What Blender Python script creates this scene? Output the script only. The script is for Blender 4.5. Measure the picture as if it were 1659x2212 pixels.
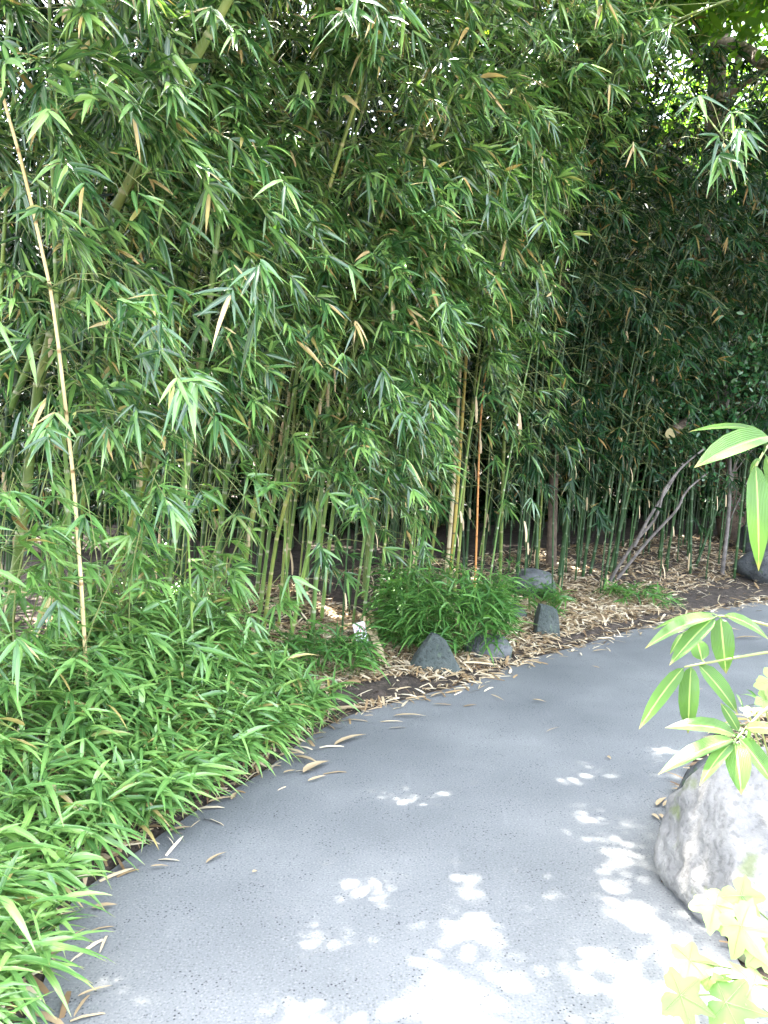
import bpy, math
import numpy as np
from mathutils import Vector, noise
SC = bpy.context.scene
for o in list(bpy.data.objects): bpy.data.objects.remove(o)
rng = np.random.default_rng(11)
R = math.radians
# ------------------------------------------------------------------ camera, sky, sun, exposure
F_PX = 1662.0; PITCH = math.atan(111/1662.0); CAM = np.array([0, 0, 1.6])
cd = bpy.data.cameras.new('camera'); cam = bpy.data.objects.new('camera', cd); SC.collection.objects.link(cam)
cam.location = CAM; cam.rotation_euler = (R(90) - PITCH, 0, 0)
cd.sensor_fit = 'VERTICAL'; cd.sensor_height = 24; cd.lens = 12/(1106/F_PX)
cd.clip_start = .02; cd.clip_end = 500
SC.camera = cam
SUN_EL, SUN_AZ = R(70.3), math.atan2(-.50, .86)         # azimuth from +Y towards +X
SX, SY = math.sin(SUN_AZ), math.cos(SUN_AZ)
sd = np.array([SX*math.cos(SUN_EL), SY*math.cos(SUN_EL), math.sin(SUN_EL)])
w = bpy.data.worlds.new('World'); SC.world = w; w.use_nodes = True
wn = w.node_tree.nodes; wl = w.node_tree.links
sky = wn.new('ShaderNodeTexSky'); sky.sky_type = 'NISHITA'; sky.sun_disc = False
sky.sun_elevation = SUN_EL; sky.sun_rotation = SUN_AZ; sky.air_density = 1.0; sky.dust_density = 3.0; sky.ozone_density = .25
hs_ = wn.new('ShaderNodeHueSaturation'); hs_.inputs['Saturation'].default_value = .5; wl.new(sky.outputs[0], hs_.inputs['Color']); wl.new(hs_.outputs[0], wn['Background'].inputs[0]); wn['Background'].inputs[1].default_value = .15
sl = bpy.data.lights.new('sun', 'SUN'); sl.energy = 4.2; sl.angle = R(.55); sl.color = (1, .95, .86)
so = bpy.data.objects.new('sun', sl); SC.collection.objects.link(so)
so.rotation_euler = Vector(sd).to_track_quat('Z', 'Y').to_euler()
SC.view_settings.view_transform = 'Standard'; SC.view_settings.look = 'None'
SC.view_settings.exposure = 4.1; SC.view_settings.gamma = 1
SC.cycles.max_bounces = 8; SC.cycles.transmission_bounces = 6; SC.cycles.diffuse_bounces = 2

# ------------------------------------------------------------------ picture <-> place helpers (1659 x 2212 reading of the photo)
UP = np.array([0, math.sin(PITCH), math.cos(PITCH)]); FW = np.array([0, math.cos(PITCH), -math.sin(PITCH)])
def ray(px, py): return np.array([1., 0, 0])*((px-829.5)/F_PX) + UP*((1106-py)/F_PX) + FW
def P(px, py, Y): d = ray(px, py); return CAM + d*(Y/d[1])
def G(px, py, z=0.): d = ray(px, py); return CAM + d*((z-1.6)/d[2])
def pix(p):
    q = np.asarray(p) - CAM; f = q@FW; f = np.where(np.abs(f) < .05, .05, f)
    return q[..., 0]/f*F_PX + 829.5, 1106 - (q@UP)/f*F_PX
# ------------------------------------------------------------------ mesh helpers
class MB:
    def __init__(s): s.v = []; s.f = []; s.n = 0; s.uv = []; s.a = []; s.tri = []
    def add(s, v, f, uv=None, a=None):
        v = np.asarray(v, float).reshape(-1, 3); f = np.asarray(f, int).reshape(-1, 4)
        s.v.append(v); s.f.append(f + s.n); s.n += len(v)
        s.uv.append(np.zeros((len(v), 2)) if uv is None else uv)
        s.a.append(np.zeros(len(v)) if a is None else a)
    def build(s, name, mat, parent=None, smooth=True, loc=None):
        v = np.concatenate(s.v); f = np.concatenate(s.f); uv = np.concatenate(s.uv); a = np.concatenate(s.a)
        if loc is not None: v = v - np.asarray(loc)
        me = bpy.data.meshes.new(name)
        tri = f[:, 3] == f[:, 2]
        q = f[~tri]; t = f[tri][:, :3]
        loops = np.concatenate([q.ravel(), t.ravel()])
        tot = np.concatenate([np.full(len(q), 4), np.full(len(t), 3)])
        me.vertices.add(len(v)); me.vertices.foreach_set('co', v.ravel())
        me.loops.add(len(loops)); me.loops.foreach_set('vertex_index', loops.astype(np.int32))
        me.polygons.add(len(tot)); st = np.concatenate([[0], np.cumsum(tot)[:-1]])
        me.polygons.foreach_set('loop_start', st.astype(np.int32)); me.polygons.foreach_set('loop_total', tot.astype(np.int32))
        me.polygons.foreach_set('use_smooth', np.full(len(tot), smooth))
        ul = me.uv_layers.new(name='UVMap'); ul.data.foreach_set('uv', uv[loops].ravel())
        at = me.attributes.new('mark', 'FLOAT', 'POINT'); at.data.foreach_set('value', a)
        me.update(calc_edges=True); me.materials.append(mat)
        o = bpy.data.objects.new(name, me); SC.collection.objects.link(o)
        if loc is not None and parent is None: o.location = loc
        if parent is not None: o.parent = parent
        return o
def nz(v): v = np.asarray(v, float); return v/np.maximum(np.linalg.norm(v, axis=-1, keepdims=True), 1e-9)
def tag(o, label=None, cat=None, group=None, kind=None):
    if label: o['label'] = label
    if cat: o['category'] = cat
    if group: o['group'] = group
    if kind: o['kind'] = kind
    return o
def empty(name, loc, label, cat, group=None):
    o = bpy.data.objects.new(name, None); SC.collection.objects.link(o); o.location = loc; o.empty_display_size = .1
    return tag(o, label, cat, group)
def tube(mb, pts, rad, sides=8, mark=None, cap=True):
    pts = np.asarray(pts, float); n = len(pts); rad = np.broadcast_to(rad, n)
    T = nz(np.gradient(pts, axis=0)); ref = np.array([0, 1., .13]) if abs(T[0][1]) < .8 else np.array([1., 0, .1])
    A = nz(np.cross(T, ref)); B = np.cross(T, A)
    th = np.arange(sides)*2*math.pi/sides
    ring = (A[:, None]*np.cos(th)[None, :, None] + B[:, None]*np.sin(th)[None, :, None])*rad[:, None, None] + pts[:, None]
    i = np.arange(n-1)[:, None]; j = np.arange(sides)[None]; k = (j+1) % sides
    f = np.stack([i*sides+j, i*sides+k, (i+1)*sides+k, (i+1)*sides+j], -1).reshape(-1, 4)
    d = np.concatenate([[0], np.cumsum(np.linalg.norm(np.diff(pts, axis=0), axis=1))])
    uv = np.stack([np.tile(np.arange(sides)/sides, n), np.repeat(d, sides)], -1)
    m = np.zeros(n) if mark is None else np.asarray(mark, float)
    mb.add(ring, f, uv, np.repeat(m, sides))
    if cap:
        c = np.vstack([ring[-1], pts[-1:]]); ff = [[q, (q+1) % sides, sides, sides] for q in range(sides)]
        mb.add(c, ff, None, np.full(sides+1, m[-1]))
PROF = {'lance': ([0, .1, .3, .6, .85, 1], [.12, .75, 1, .8, .35, .02]),
        'lance_s': ([0, .25, .62, 1], [.15, 1, .75, .03]),
        'sasa': ([0, .06, .18, .36, .56, .74, .88, .95, 1], [.06, .5, .88, 1, .97, .75, .4, .16, .02]),
        'oval': ([0, .25, .6, .85, 1], [.12, .85, 1, .6, .05]),
        'strip': ([0, .3, .75, 1], [.7, 1, .8, .15])}
def leaves(mb, base, d, nrm, L, W, droop=.15, kind='lance_s', fold=.0, cross=2, curl=0.):
    base = np.atleast_2d(base); N = len(base); d = nz(np.atleast_2d(d)); nrm = np.atleast_2d(nrm)
    side = nz(np.cross(d, nrm)); up = np.cross(side, d)
    L = np.broadcast_to(L, N)[:, None, None]; W = np.broadcast_to(W, N)[:, None, None]; droop = np.broadcast_to(droop, N)[:, None, None]
    t, wd = map(np.array, PROF[kind]); S = len(t)
    cen = base[:, None] + d[:, None]*L*t[None, :, None] + np.array([0, 0, -1.])*droop*L*(t**2)[None, :, None]
    cen = cen + up[:, None]*(curl*L*np.sin(t*math.pi)[None, :, None])
    offs = np.linspace(-.5, .5, cross)
    v = cen[:, :, None] + (side[:, None]*W*wd[None, :, None])[:, :, None]*offs[None, None, :, None] \
        + (up[:, None]*W*wd[None, :, None])[:, :, None]*(np.abs(offs)*2*fold)[None, None, :, None]
    uv = np.zeros((N, S, cross, 2)); uv[..., 0] = (offs+.5)[None, None]; uv[..., 1] = t[None, :, None]
    i = np.arange(S-1)[:, None]; j = np.arange(cross-1)[None]
    f = np.stack([i*cross+j, i*cross+j+1, (i+1)*cross+j+1, (i+1)*cross+j], -1).reshape(-1, 4)
    f = (f[None] + (np.arange(N)*S*cross)[:, None, None]).reshape(-1, 4)
    mb.add(v, f, uv.reshape(-1, 2))
# ------------------------------------------------------------------ materials
def mat(name):
    m = bpy.data.materials.new(name); m.use_nodes = True; nt = m.node_tree
    return m, nt, nt.nodes, nt.links, nt.nodes['Principled BSDF']
def ramp(ns, stops, interp='LINEAR'):
    r = ns.new('ShaderNodeValToRGB'); r.color_ramp.interpolation = interp; e = r.color_ramp.elements
    while len(e) < len(stops): e.new(.5)
    for k, (p, c) in zip(e, stops): k.position = p; k.color = (*c, 1)
    return r
def leaf_mat(name, stops, rough=.38, trans=.4, tcol=(1.3, 1.25, .55), spec=.5, rib=.0, stripe=0.):
    m, nt, ns, ln, b = mat(name)
    g = ns.new('ShaderNodeNewGeometry'); r = ramp(ns, stops); ln.new(g.outputs['Random Per Island'], r.inputs[0]); col = r.outputs[0]
    no = ns.new('ShaderNodeTexNoise'); no.inputs['Scale'].default_value = 9; mx = ns.new('ShaderNodeMix'); mx.data_type = 'RGBA'; mx.blend_type = 'MULTIPLY'
    r2 = ramp(ns, [(.3, (.78, .8, .8)), (.7, (1.15, 1.12, 1.0))]); ln.new(no.outputs[0], r2.inputs[0])
    tc = ns.new('ShaderNodeTexCoord'); ln.new(tc.outputs['Object'], no.inputs['Vector'])
    mx.inputs[0].default_value = 1; ln.new(col, mx.inputs[6]); ln.new(r2.outputs[0], mx.inputs[7]); col = mx.outputs[2]
    sx = ns.new('ShaderNodeSeparateXYZ'); uvn = ns.new('ShaderNodeUVMap'); ln.new(uvn.outputs[0], sx.inputs[0])
    # dry pale tips, and a pale midrib
    tip = ramp(ns, [(.9, (0, 0, 0)), (.97, (1, 1, 1))]); ln.new(sx.outputs[1], tip.inputs[0])
    m2 = ns.new('ShaderNodeMix'); m2.data_type = 'RGBA'; tm = ns.new('ShaderNodeMath'); tm.operation = 'MULTIPLY'; tm.inputs[1].default_value = .6
    ln.new(tip.outputs[0], tm.inputs[0]); ln.new(tm.outputs[0], m2.inputs[0]); ln.new(col, m2.inputs[6]); m2.inputs[7].default_value = (.4, .3, .13, 1); col = m2.outputs[2]
    if rib > 0:
        rr = ramp(ns, [(.44, (0, 0, 0)), (.49, (1, 1, 1)), (.51, (1, 1, 1)), (.56, (0, 0, 0))]); ln.new(sx.outputs[0], rr.inputs[0])
        m3 = ns.new('ShaderNodeMix'); m3.data_type = 'RGBA'; t3 = ns.new('ShaderNodeMath'); t3.operation = 'MULTIPLY'; t3.inputs[1].default_value = rib
        ln.new(rr.outputs[0], t3.inputs[0]); ln.new(t3.outputs[0], m3.inputs[0]); ln.new(col, m3.inputs[6]); m3.inputs[7].default_value = (.5, .62, .22, 1); col = m3.outputs[2]
    if stripe > 0:
        wv = ns.new('ShaderNodeMath'); wv.operation = 'MULTIPLY'; wv.inputs[1].default_value = 95; ln.new(sx.outputs[0], wv.inputs[0])
        si = ns.new('ShaderNodeMath'); si.operation = 'SINE'; ln.new(wv.outputs[0], si.inputs[0])
        bp = ns.new('ShaderNodeBump'); bp.inputs['Strength'].default_value = stripe; bp.inputs['Distance'].default_value = .002
        ln.new(si.outputs[0], bp.inputs['Height']); ln.new(bp.outputs[0], b.inputs['Normal'])
    ln.new(col, b.inputs['Base Color']); b.inputs['Roughness'].default_value = rough; b.inputs['Specular IOR Level'].default_value = spec
    tr = ns.new('ShaderNodeBsdfTranslucent'); vm = ns.new('ShaderNodeMix'); vm.data_type = 'RGBA'; vm.blend_type = 'MULTIPLY'; vm.inputs[0].default_value = 1
    ln.new(col, vm.inputs[6]); vm.inputs[7].default_value = (*tcol, 1); ln.new(vm.outputs[2], tr.inputs[0])
    ms = ns.new('ShaderNodeMixShader'); ms.inputs[0].default_value = trans
    ln.new(b.outputs[0], ms.inputs[1]); ln.new(tr.outputs[0], ms.inputs[2]); ln.new(ms.outputs[0], ns['Material Output'].inputs[0])
    return m
M = {}
M['leaf'] = leaf_mat('bamboo_leaf_lit', [(0, (.014, .062, .018)), (.35, (.03, .1, .028)), (.6, (.08, .2, .05)), (.85, (.22, .4, .11)), (.965, (.28, .44, .13)), (.972, (.5, .34, .14)), (1, (.62, .48, .26))], rough=.28, trans=.16, rib=.25, spec=.9)  # front copy of the leaf, colour brightened as if lit by open sky
M['leaf_shaded'] = leaf_mat('bamboo_leaf_shaded', [(0, (.005, .022, .01)), (.5, (.01, .038, .013)), (.93, (.022, .07, .018)), (.97, (.22, .14, .05)), (1, (.3, .22, .1))], rough=.42, trans=.12, spec=.22)  # inner copy of the leaf, colour darkened to paint in the grove's shade
M['cover'] = leaf_mat('dwarf_bamboo_leaf', [(0, (.06, .16, .045)), (.5, (.15, .32, .085)), (.9, (.25, .44, .13)), (.97, (.2, .36, .09)), (.975, (.45, .35, .15)), (1, (.5, .4, .16))], rough=.3, spec=.8, trans=.22, rib=.3)
M['clump'] = leaf_mat('clump_leaf', [(0, (.04, .13, .035)), (.5, (.08, .22, .05)), (1, (.16, .34, .085))], rough=.36, trans=.3, rib=.3)
M['sasa'] = leaf_mat('broad_leaf', [(0, (.075, .19, .035)), (1, (.12, .26, .055))], rough=.3, spec=.8, trans=.33, tcol=(1.4, 1.35, .5), rib=.8, stripe=.7)
M['ivy'] = leaf_mat('ivy_leaf', [(0, (.16, .3, .07)), (1, (.34, .45, .17))], rough=.5, trans=.3)
M['vein'] = leaf_mat('leaf_vein', [(0, (.35, .5, .2)), (1, (.4, .55, .25))])
M['shrub'] = leaf_mat('shrub_leaf', [(0, (.02, .08, .03)), (1, (.05, .14, .05))], rough=.25, trans=.15)
M['tree'] = leaf_mat('tree_leaf', [(0, (.05, .14, .03)), (1, (.13, .25, .045))], rough=.5, trans=.5, tcol=(1.6, 1.6, .5))
def plain(name, stops, scale=8, rough=.7, bump=0, coord='Object', detail=6, spec=.4, island=False, bscale=None, bdist=.01):
    m, nt, ns, ln, b = mat(name); tc = ns.new('ShaderNodeTexCoord')
    no = ns.new('ShaderNodeTexNoise'); no.inputs['Scale'].default_value = scale; no.inputs['Detail'].default_value = detail
    ln.new(tc.outputs[coord], no.inputs['Vector']); r = ramp(ns, stops)
    if island:
        g = ns.new('ShaderNodeNewGeometry'); a = ns.new('ShaderNodeMath'); a.operation = 'MULTIPLY_ADD'; a.inputs[1].default_value = .25
        ln.new(no.outputs[0], a.inputs[0]); c = ns.new('ShaderNodeMath'); c.operation = 'MULTIPLY'; c.inputs[1].default_value = .85
        ln.new(g.outputs['Random Per Island'], c.inputs[0]); ln.new(c.outputs[0], a.inputs[2]); ln.new(a.outputs[0], r.inputs[0])
    else: ln.new(no.outputs[0], r.inputs[0])
    ln.new(r.outputs[0], b.inputs['Base Color']); b.inputs['Roughness'].default_value = rough; b.inputs['Specular IOR Level'].default_value = spec
    if bump:
        n2 = ns.new('ShaderNodeTexNoise'); n2.inputs['Scale'].default_value = bscale or scale*3; n2.inputs['Detail'].default_value = 8; ln.new(tc.outputs[coord], n2.inputs['Vector'])
        bp = ns.new('ShaderNodeBump'); bp.inputs['Strength'].default_value = bump; bp.inputs['Distance'].default_value = bdist
        ln.new(n2.outputs[0], bp.inputs['Height']); ln.new(bp.outputs[0], b.inputs['Normal'])
    return m
def culm_mat(name, stops, node=(.45, .45, .3)):
    m = plain(name, stops, 5, .38, .15, detail=4); nt = m.node_tree; ns = nt.nodes; ln = nt.links; b = ns['Principled BSDF']
    src = b.inputs['Base Color'].links[0].from_socket; at = ns.new('ShaderNodeAttribute'); at.attribute_name = 'mark'
    mx = ns.new('ShaderNodeMix'); mx.data_type = 'RGBA'; ln.new(at.outputs['Fac'], mx.inputs[0]); ln.new(src, mx.inputs[6]); mx.inputs[7].default_value = (*node, 1)
    oi = ns.new('ShaderNodeObjectInfo'); r = ramp(ns, [(0, (.7, .75, .8)), (1, (1.3, 1.2, 1.0))]); ln.new(oi.outputs['Random'], r.inputs[0])
    m2 = ns.new('ShaderNodeMix'); m2.data_type = 'RGBA'; m2.blend_type = 'MULTIPLY'; m2.inputs[0].default_value = 1
    ln.new(mx.outputs[2], m2.inputs[6]); ln.new(r.outputs[0], m2.inputs[7]); ln.new(m2.outputs[2], b.inputs['Base Color']); return m
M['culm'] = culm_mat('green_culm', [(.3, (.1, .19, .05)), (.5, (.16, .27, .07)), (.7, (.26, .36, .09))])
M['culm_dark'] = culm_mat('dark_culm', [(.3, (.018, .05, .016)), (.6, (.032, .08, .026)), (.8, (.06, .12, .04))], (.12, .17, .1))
M['culm_olive'] = culm_mat('olive_culm', [(.3, (.12, .18, .045)), (.5, (.2, .26, .065)), (.7, (.32, .34, .1))], (.4, .38, .2))
M['culm_gold'] = culm_mat('golden_culm', [(.3, (.5, .36, .07)), (.6, (.62, .46, .12)), (.8, (.7, .55, .2))], (.2, .14, .06))
M['culm_pale'] = culm_mat('pale_dry_culm', [(.3, (.55, .42, .22)), (.7, (.72, .6, .38))], (.3, .2, .1))
M['culm_orange'] = culm_mat('orange_culm', [(.3, (.45, .2, .08)), (.7, (.6, .3, .12))], (.3, .14, .06))
M['twig'] = plain('twig', [(.3, (.09, .14, .04)), (.7, (.26, .27, .1))], 3, .5)
M['sheath'] = plain('papery_sheath', [(.2, (.42, .29, .15)), (.6, (.55, .42, .26)), (.9, (.64, .53, .36))], 6, .75, .3, island=True)
M['litter'] = plain('dry_leaf_litter', [(.1, (.12, .07, .035)), (.3, (.3, .2, .1)), (.6, (.5, .38, .23)), (.95, (.68, .58, .42))], 9, .75, .2, island=True)
M['fallen'] = plain('fallen_leaf', [(.2, (.3, .21, .11)), (.9, (.46, .37, .24))], 9, .7, .2)
M['soil'] = plain('soil', [(.3, (.03, .023, .018)), (.55, (.06, .045, .034)), (.75, (.12, .09, .07))], 14, .95, 1.0, bscale=60, bdist=.02)
M['bark'] = plain('bark', [(.3, (.07, .05, .04)), (.7, (.2, .15, .11))], 12, .9, .8, bscale=40)
M['barkgrey'] = plain('grey_bark', [(.3, (.09, .08, .075)), (.7, (.25, .22, .2))], 14, .9, .8, bscale=50)
M['wood'] = plain('sawn_wood', [(.3, (.6, .5, .25)), (.7, (.75, .66, .38))], 30, .8)
def rock_mat(name, a, b_, c, moss=(.12, .14, .06), k=.0, sp=.7):
    m, nt, ns, ln, b = mat(name); tc = ns.new('ShaderNodeTexCoord')
    n1 = ns.new('ShaderNodeTexNoise'); n1.inputs['Scale'].default_value = 4; n1.inputs['Detail'].default_value = 10; n1.inputs['Roughness'].default_value = .65
    ln.new(tc.outputs['Object'], n1.inputs['Vector']); r = ramp(ns, [(.3, a), (.5, b_), (.72, c)]); ln.new(n1.outputs[0], r.inputs[0])
    n2 = ns.new('ShaderNodeTexNoise'); n2.inputs['Scale'].default_value = 45; n2.inputs['Detail'].default_value = 6; ln.new(tc.outputs['Object'], n2.inputs['Vector'])
    r2 = ramp(ns, [(.36, (.35, .35, .35)), (.45, (1, 1, 1)), (.64, (1, 1, 1)), (.7, (1.5, 1.5, 1.45))]); ln.new(n2.outputs[0], r2.inputs[0])
    mx = ns.new('ShaderNodeMix'); mx.data_type = 'RGBA'; mx.blend_type = 'MULTIPLY'; mx.inputs[0].default_value = sp; ln.new(r.outputs[0], mx.inputs[6]); ln.new(r2.outputs[0], mx.inputs[7])
    n3 = ns.new('ShaderNodeTexNoise'); n3.inputs['Scale'].default_value = 6; n3.inputs['Detail'].default_value = 8; ln.new(tc.outputs['Generated'], n3.inputs['Vector'])
    r3 = ramp(ns, [(.58, (0, 0, 0)), (.64, (k, k, k))]); ln.new(n3.outputs[0], r3.inputs[0])
    m2 = ns.new('ShaderNodeMix'); m2.data_type = 'RGBA'; ln.new(r3.outputs[0], m2.inputs[0]); ln.new(mx.outputs[2], m2.inputs[6]); m2.inputs[7].default_value = (*moss, 1)
    ln.new(m2.outputs[2], b.inputs['Base Color']); b.inputs['Roughness'].default_value = .85
    bp = ns.new('ShaderNodeBump'); bp.inputs['Strength'].default_value = .8; bp.inputs['Distance'].default_value = .012; ad = ns.new('ShaderNodeMath'); ad.operation = 'ADD'
    ln.new(n1.outputs[0], ad.inputs[0]); ln.new(n2.outputs[0], ad.inputs[1]); ln.new(ad.outputs[0], bp.inputs['Height']); ln.new(bp.outputs[0], b.inputs['Normal'])
    return m
M['rock_light'] = rock_mat('pale_granite', (.09, .09, .088), (.17, .165, .16), (.26, .25, .235), k=.8, sp=.4)
M['rock_dark'] = rock_mat('dark_basalt', (.04, .045, .05), (.08, .085, .09), (.16, .165, .16), (.05, .09, .03), k=.7)
M['rock_grey'] = rock_mat('slate_grey_stone', (.032, .043, .04), (.055, .068, .062), (.09, .103, .095), (.12, .17, .1), k=.3)
def path_mat():  # asphalt
    m, nt, ns, ln, b = mat('path_asphalt'); tc = ns.new('ShaderNodeTexCoord')
    def N(s, d=4): n = ns.new('ShaderNodeTexNoise'); n.inputs['Scale'].default_value = s; n.inputs['Detail'].default_value = d; ln.new(tc.outputs['Object'], n.inputs['Vector']); return n
    n1 = N(1.3, 8); r1 = ramp(ns, [(.28, (.118, .125, .128)), (.5, (.15, .156, .158)), (.75, (.2, .205, .203))]); ln.new(n1.outputs[0], r1.inputs[0])
    n2 = N(120, 4); r2 = ramp(ns, [(.3, (.4, .4, .42)), (.42, (.93, .93, .93)), (.58, (1.05, 1.05, 1.05)), (.7, (1.55, 1.55, 1.5))]); ln.new(n2.outputs[0], r2.inputs[0])
    mx = ns.new('ShaderNodeMix'); mx.data_type = 'RGBA'; mx.blend_type = 'MULTIPLY'; mx.inputs[0].default_value = .75; ln.new(r1.outputs[0], mx.inputs[6]); ln.new(r2.outputs[0], mx.inputs[7])
    vo = ns.new('ShaderNodeTexVoronoi'); vo.inputs['Scale'].default_value = 55; ln.new(tc.outputs['Object'], vo.inputs['Vector'])
    r3 = ramp(ns, [(.14, (.15, .15, .2)), (.24, (1, 1, 1))]); ln.new(vo.outputs['Distance'], r3.inputs[0])
    n5 = N(6, 3); r5 = ramp(ns, [(.42, (0, 0, 0)), (.6, (.9, .9, .9))]); ln.new(n5.outputs[0], r5.inputs[0])
    m2 = ns.new('ShaderNodeMix'); m2.data_type = 'RGBA'; m2.blend_type = 'MULTIPLY'; ln.new(r5.outputs[0], m2.inputs[0]); ln.new(mx.outputs[2], m2.inputs[6]); ln.new(r3.outputs[0], m2.inputs[7])
    # pale scuffs along the path
    mp = ns.new('ShaderNodeMapping'); mp.inputs['Scale'].default_value = (7, 1.0, 1); mp.inputs['Rotation'].default_value = (0, 0, R(-35)); ln.new(tc.outputs['Object'], mp.inputs[0])
    n4 = ns.new('ShaderNodeTexNoise'); n4.inputs['Scale'].default_value = 2.5; n4.inputs['Detail'].default_value = 7; ln.new(mp.outputs[0], n4.inputs['Vector'])
    r4 = ramp(ns, [(.62, (0, 0, 0)), (.8, (.1, .1, .1))]); ln.new(n4.outputs[0], r4.inputs[0])
    m3 = ns.new('ShaderNodeMix'); m3.data_type = 'RGBA'; ln.new(r4.outputs[0], m3.inputs[0]); ln.new(m2.outputs[2], m3.inputs[6]); m3.inputs[7].default_value = (.4, .4, .4, 1)
    ln.new(m3.outputs[2], b.inputs['Base Color']); b.inputs['Roughness'].default_value = .75; b.inputs['Specular IOR Level'].default_value = .35
    bp = ns.new('ShaderNodeBump'); bp.inputs['Strength'].default_value = .3; bp.inputs['Distance'].default_value = .002; ln.new(n2.outputs[0], bp.inputs['Height']); ln.new(bp.outputs[0], b.inputs['Normal'])
    return m
M['path'] = path_mat()
def flat(name, c, rough=.5):
    m, nt, ns, ln, b = mat(name); no = ns.new('ShaderNodeTexNoise'); no.inputs['Scale'].default_value = 20
    r = ramp(ns, [(.3, tuple(x*.9 for x in c)), (.7, c)]); ln.new(no.outputs[0], r.inputs[0]); ln.new(r.outputs[0], b.inputs['Base Color']); b.inputs['Roughness'].default_value = rough; return m
M['white'] = flat('sign_white', (.78, .79, .8)); M['red'] = flat('sign_red', (.5, .03, .05)); M['black'] = flat('sign_black', (.02, .02, .03)); M['metal'] = flat('stake_metal', (.25, .26, .25))

# ------------------------------------------------------------------ ground, path
edge_px = [(60, 2212), (110, 2080), (130, 1960), (250, 1870), (400, 1765), (550, 1680), (670, 1590), (750, 1545), (900, 1505), (1050, 1465), (1110, 1432), (1250, 1395), (1400, 1350), (1550, 1315), (1659, 1296)]
E = [np.array([-1.15, -6.]), np.array([-1.15, 1.2])] + [G(*p)[:2] for p in edge_px]
t_ = nz(E[-1]-E[-3]); E += [E[-1]+t_*2+np.array([0, -.2]), E[-1]+t_*6+np.array([0, -1.]), E[-1]+t_*14+np.array([0, -3.])]
E = np.array(E)
RE = np.array([[1.0, -6.], [1.0, 1.], [1.12, 2.2], [1.2, 3.0], [1.45, 3.7], [1.9, 4.4], [2.9, 5.1], [4.3, 5.9], [6.5, 7.0], [10, 8.3], [17, 10.6]])
poly = np.vstack([E, RE[::-1]])
def seg_dist(p, L):
    a = L[:-1]; b = L[1:]; ab = b-a; t = np.clip(((p[:, None]-a[None])*ab).sum(-1)/(ab**2).sum(-1), 0, 1)
    q = a[None]+ab[None]*t[..., None]; return np.sqrt(((p[:, None]-q)**2).sum(-1)).min(1)
def inside(p):
    x, y = p[:, 0], p[:, 1]; c = np.zeros(len(p), bool); n = len(poly)
    for i in range(n):
        a, b = poly[i], poly[i-1]
        c ^= ((a[1] > y) != (b[1] > y)) & (x < (b[0]-a[0])*(y-a[1])/((b[1]-a[1])+1e-12)+a[0])
    return c
def fbm(x, y): return np.sin(x*1.7+y*.6+.3)*np.sin(y*1.3-x*.4)*.5+np.sin(x*4.1+1.1)*np.sin(y*3.7+2.)*.25+np.sin(x*9.3+y*3.1)*np.sin(y*8.7-x*2.)*.12
def gh(x, y):
    p = np.stack([np.atleast_1d(x), np.atleast_1d(y)], -1).astype(float)
    dl = seg_dist(p, E); dr = seg_dist(p, RE); i = inside(p)
    s = np.clip(dl/3.2, 0, 1); hl = .42*s*s*(3-2*s) + .06*np.clip(dl/.25, 0, 1)
    s = np.clip(dr/2.0, 0, 1); hr = .22*s*s*(3-2*s) + .05*np.clip(dr/.25, 0, 1)
    h = np.where(dl < dr, hl, hr) + fbm(p[:, 0], p[:, 1])*.035*np.clip(np.minimum(dl, dr)/.4, 0, 1)
    return np.where(i, -.05*np.clip(np.minimum(dl, dr)/.1, 0, 1), h-.012)
def g1(x, y): return float(gh(x, y)[0])
xs = np.concatenate([-np.geomspace(240, 5, 22), np.arange(-4.9, 9, .07), np.geomspace(9, 240, 22)])
ys = np.concatenate([-np.geomspace(240, 3, 22), np.arange(-2.9, 15, .07), np.geomspace(15, 300, 22)])
X, Y = np.meshgrid(xs, ys); Z = gh(X.ravel(), Y.ravel())
nx, ny = len(xs), len(ys); i = np.arange(ny-1)[:, None]; j = np.arange(nx-1)[None]
mb = MB(); mb.add(np.stack([X.ravel(), Y.ravel(), Z], -1), np.stack([i*nx+j, i*nx+j+1, (i+1)*nx+j+1, (i+1)*nx+j], -1).reshape(-1, 4))
tag(mb.build('ground', M['soil']), kind='structure')
def dens_line(L, n):
    d = np.concatenate([[0], np.cumsum(np.linalg.norm(np.diff(L, axis=0), axis=1))]); s = np.linspace(0, d[-1], n)
    return np.stack([np.interp(s, d, L[:, 0]), np.interp(s, d, L[:, 1])], -1)
# smooth the edges into strips across the path
A = dens_line(E, 420); B = dens_line(RE, 420)
A = A + (rng.normal(0, .006, A.shape)); ks = np.ones(5)/5
for a_ in (A, B):
    for c in (0, 1): a_[2:-2, c] = np.convolve(a_[:, c], ks, 'valid')
K = 14; tt = np.linspace(0, 1, K)
V = A[:, None]*(1-tt)[None, :, None] + B[:, None]*tt[None, :, None]
V3 = np.concatenate([V, np.zeros(V.shape[:2]+(1,))], -1)
i = np.arange(len(A)-1)[:, None]; j = np.arange(K-1)[None]
mb = MB(); mb.add(V3, np.stack([i*K+j, i*K+j+1, (i+1)*K+j+1, (i+1)*K+j], -1).reshape(-1, 4))
tag(mb.build('path', M['path']), kind='structure')

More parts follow.
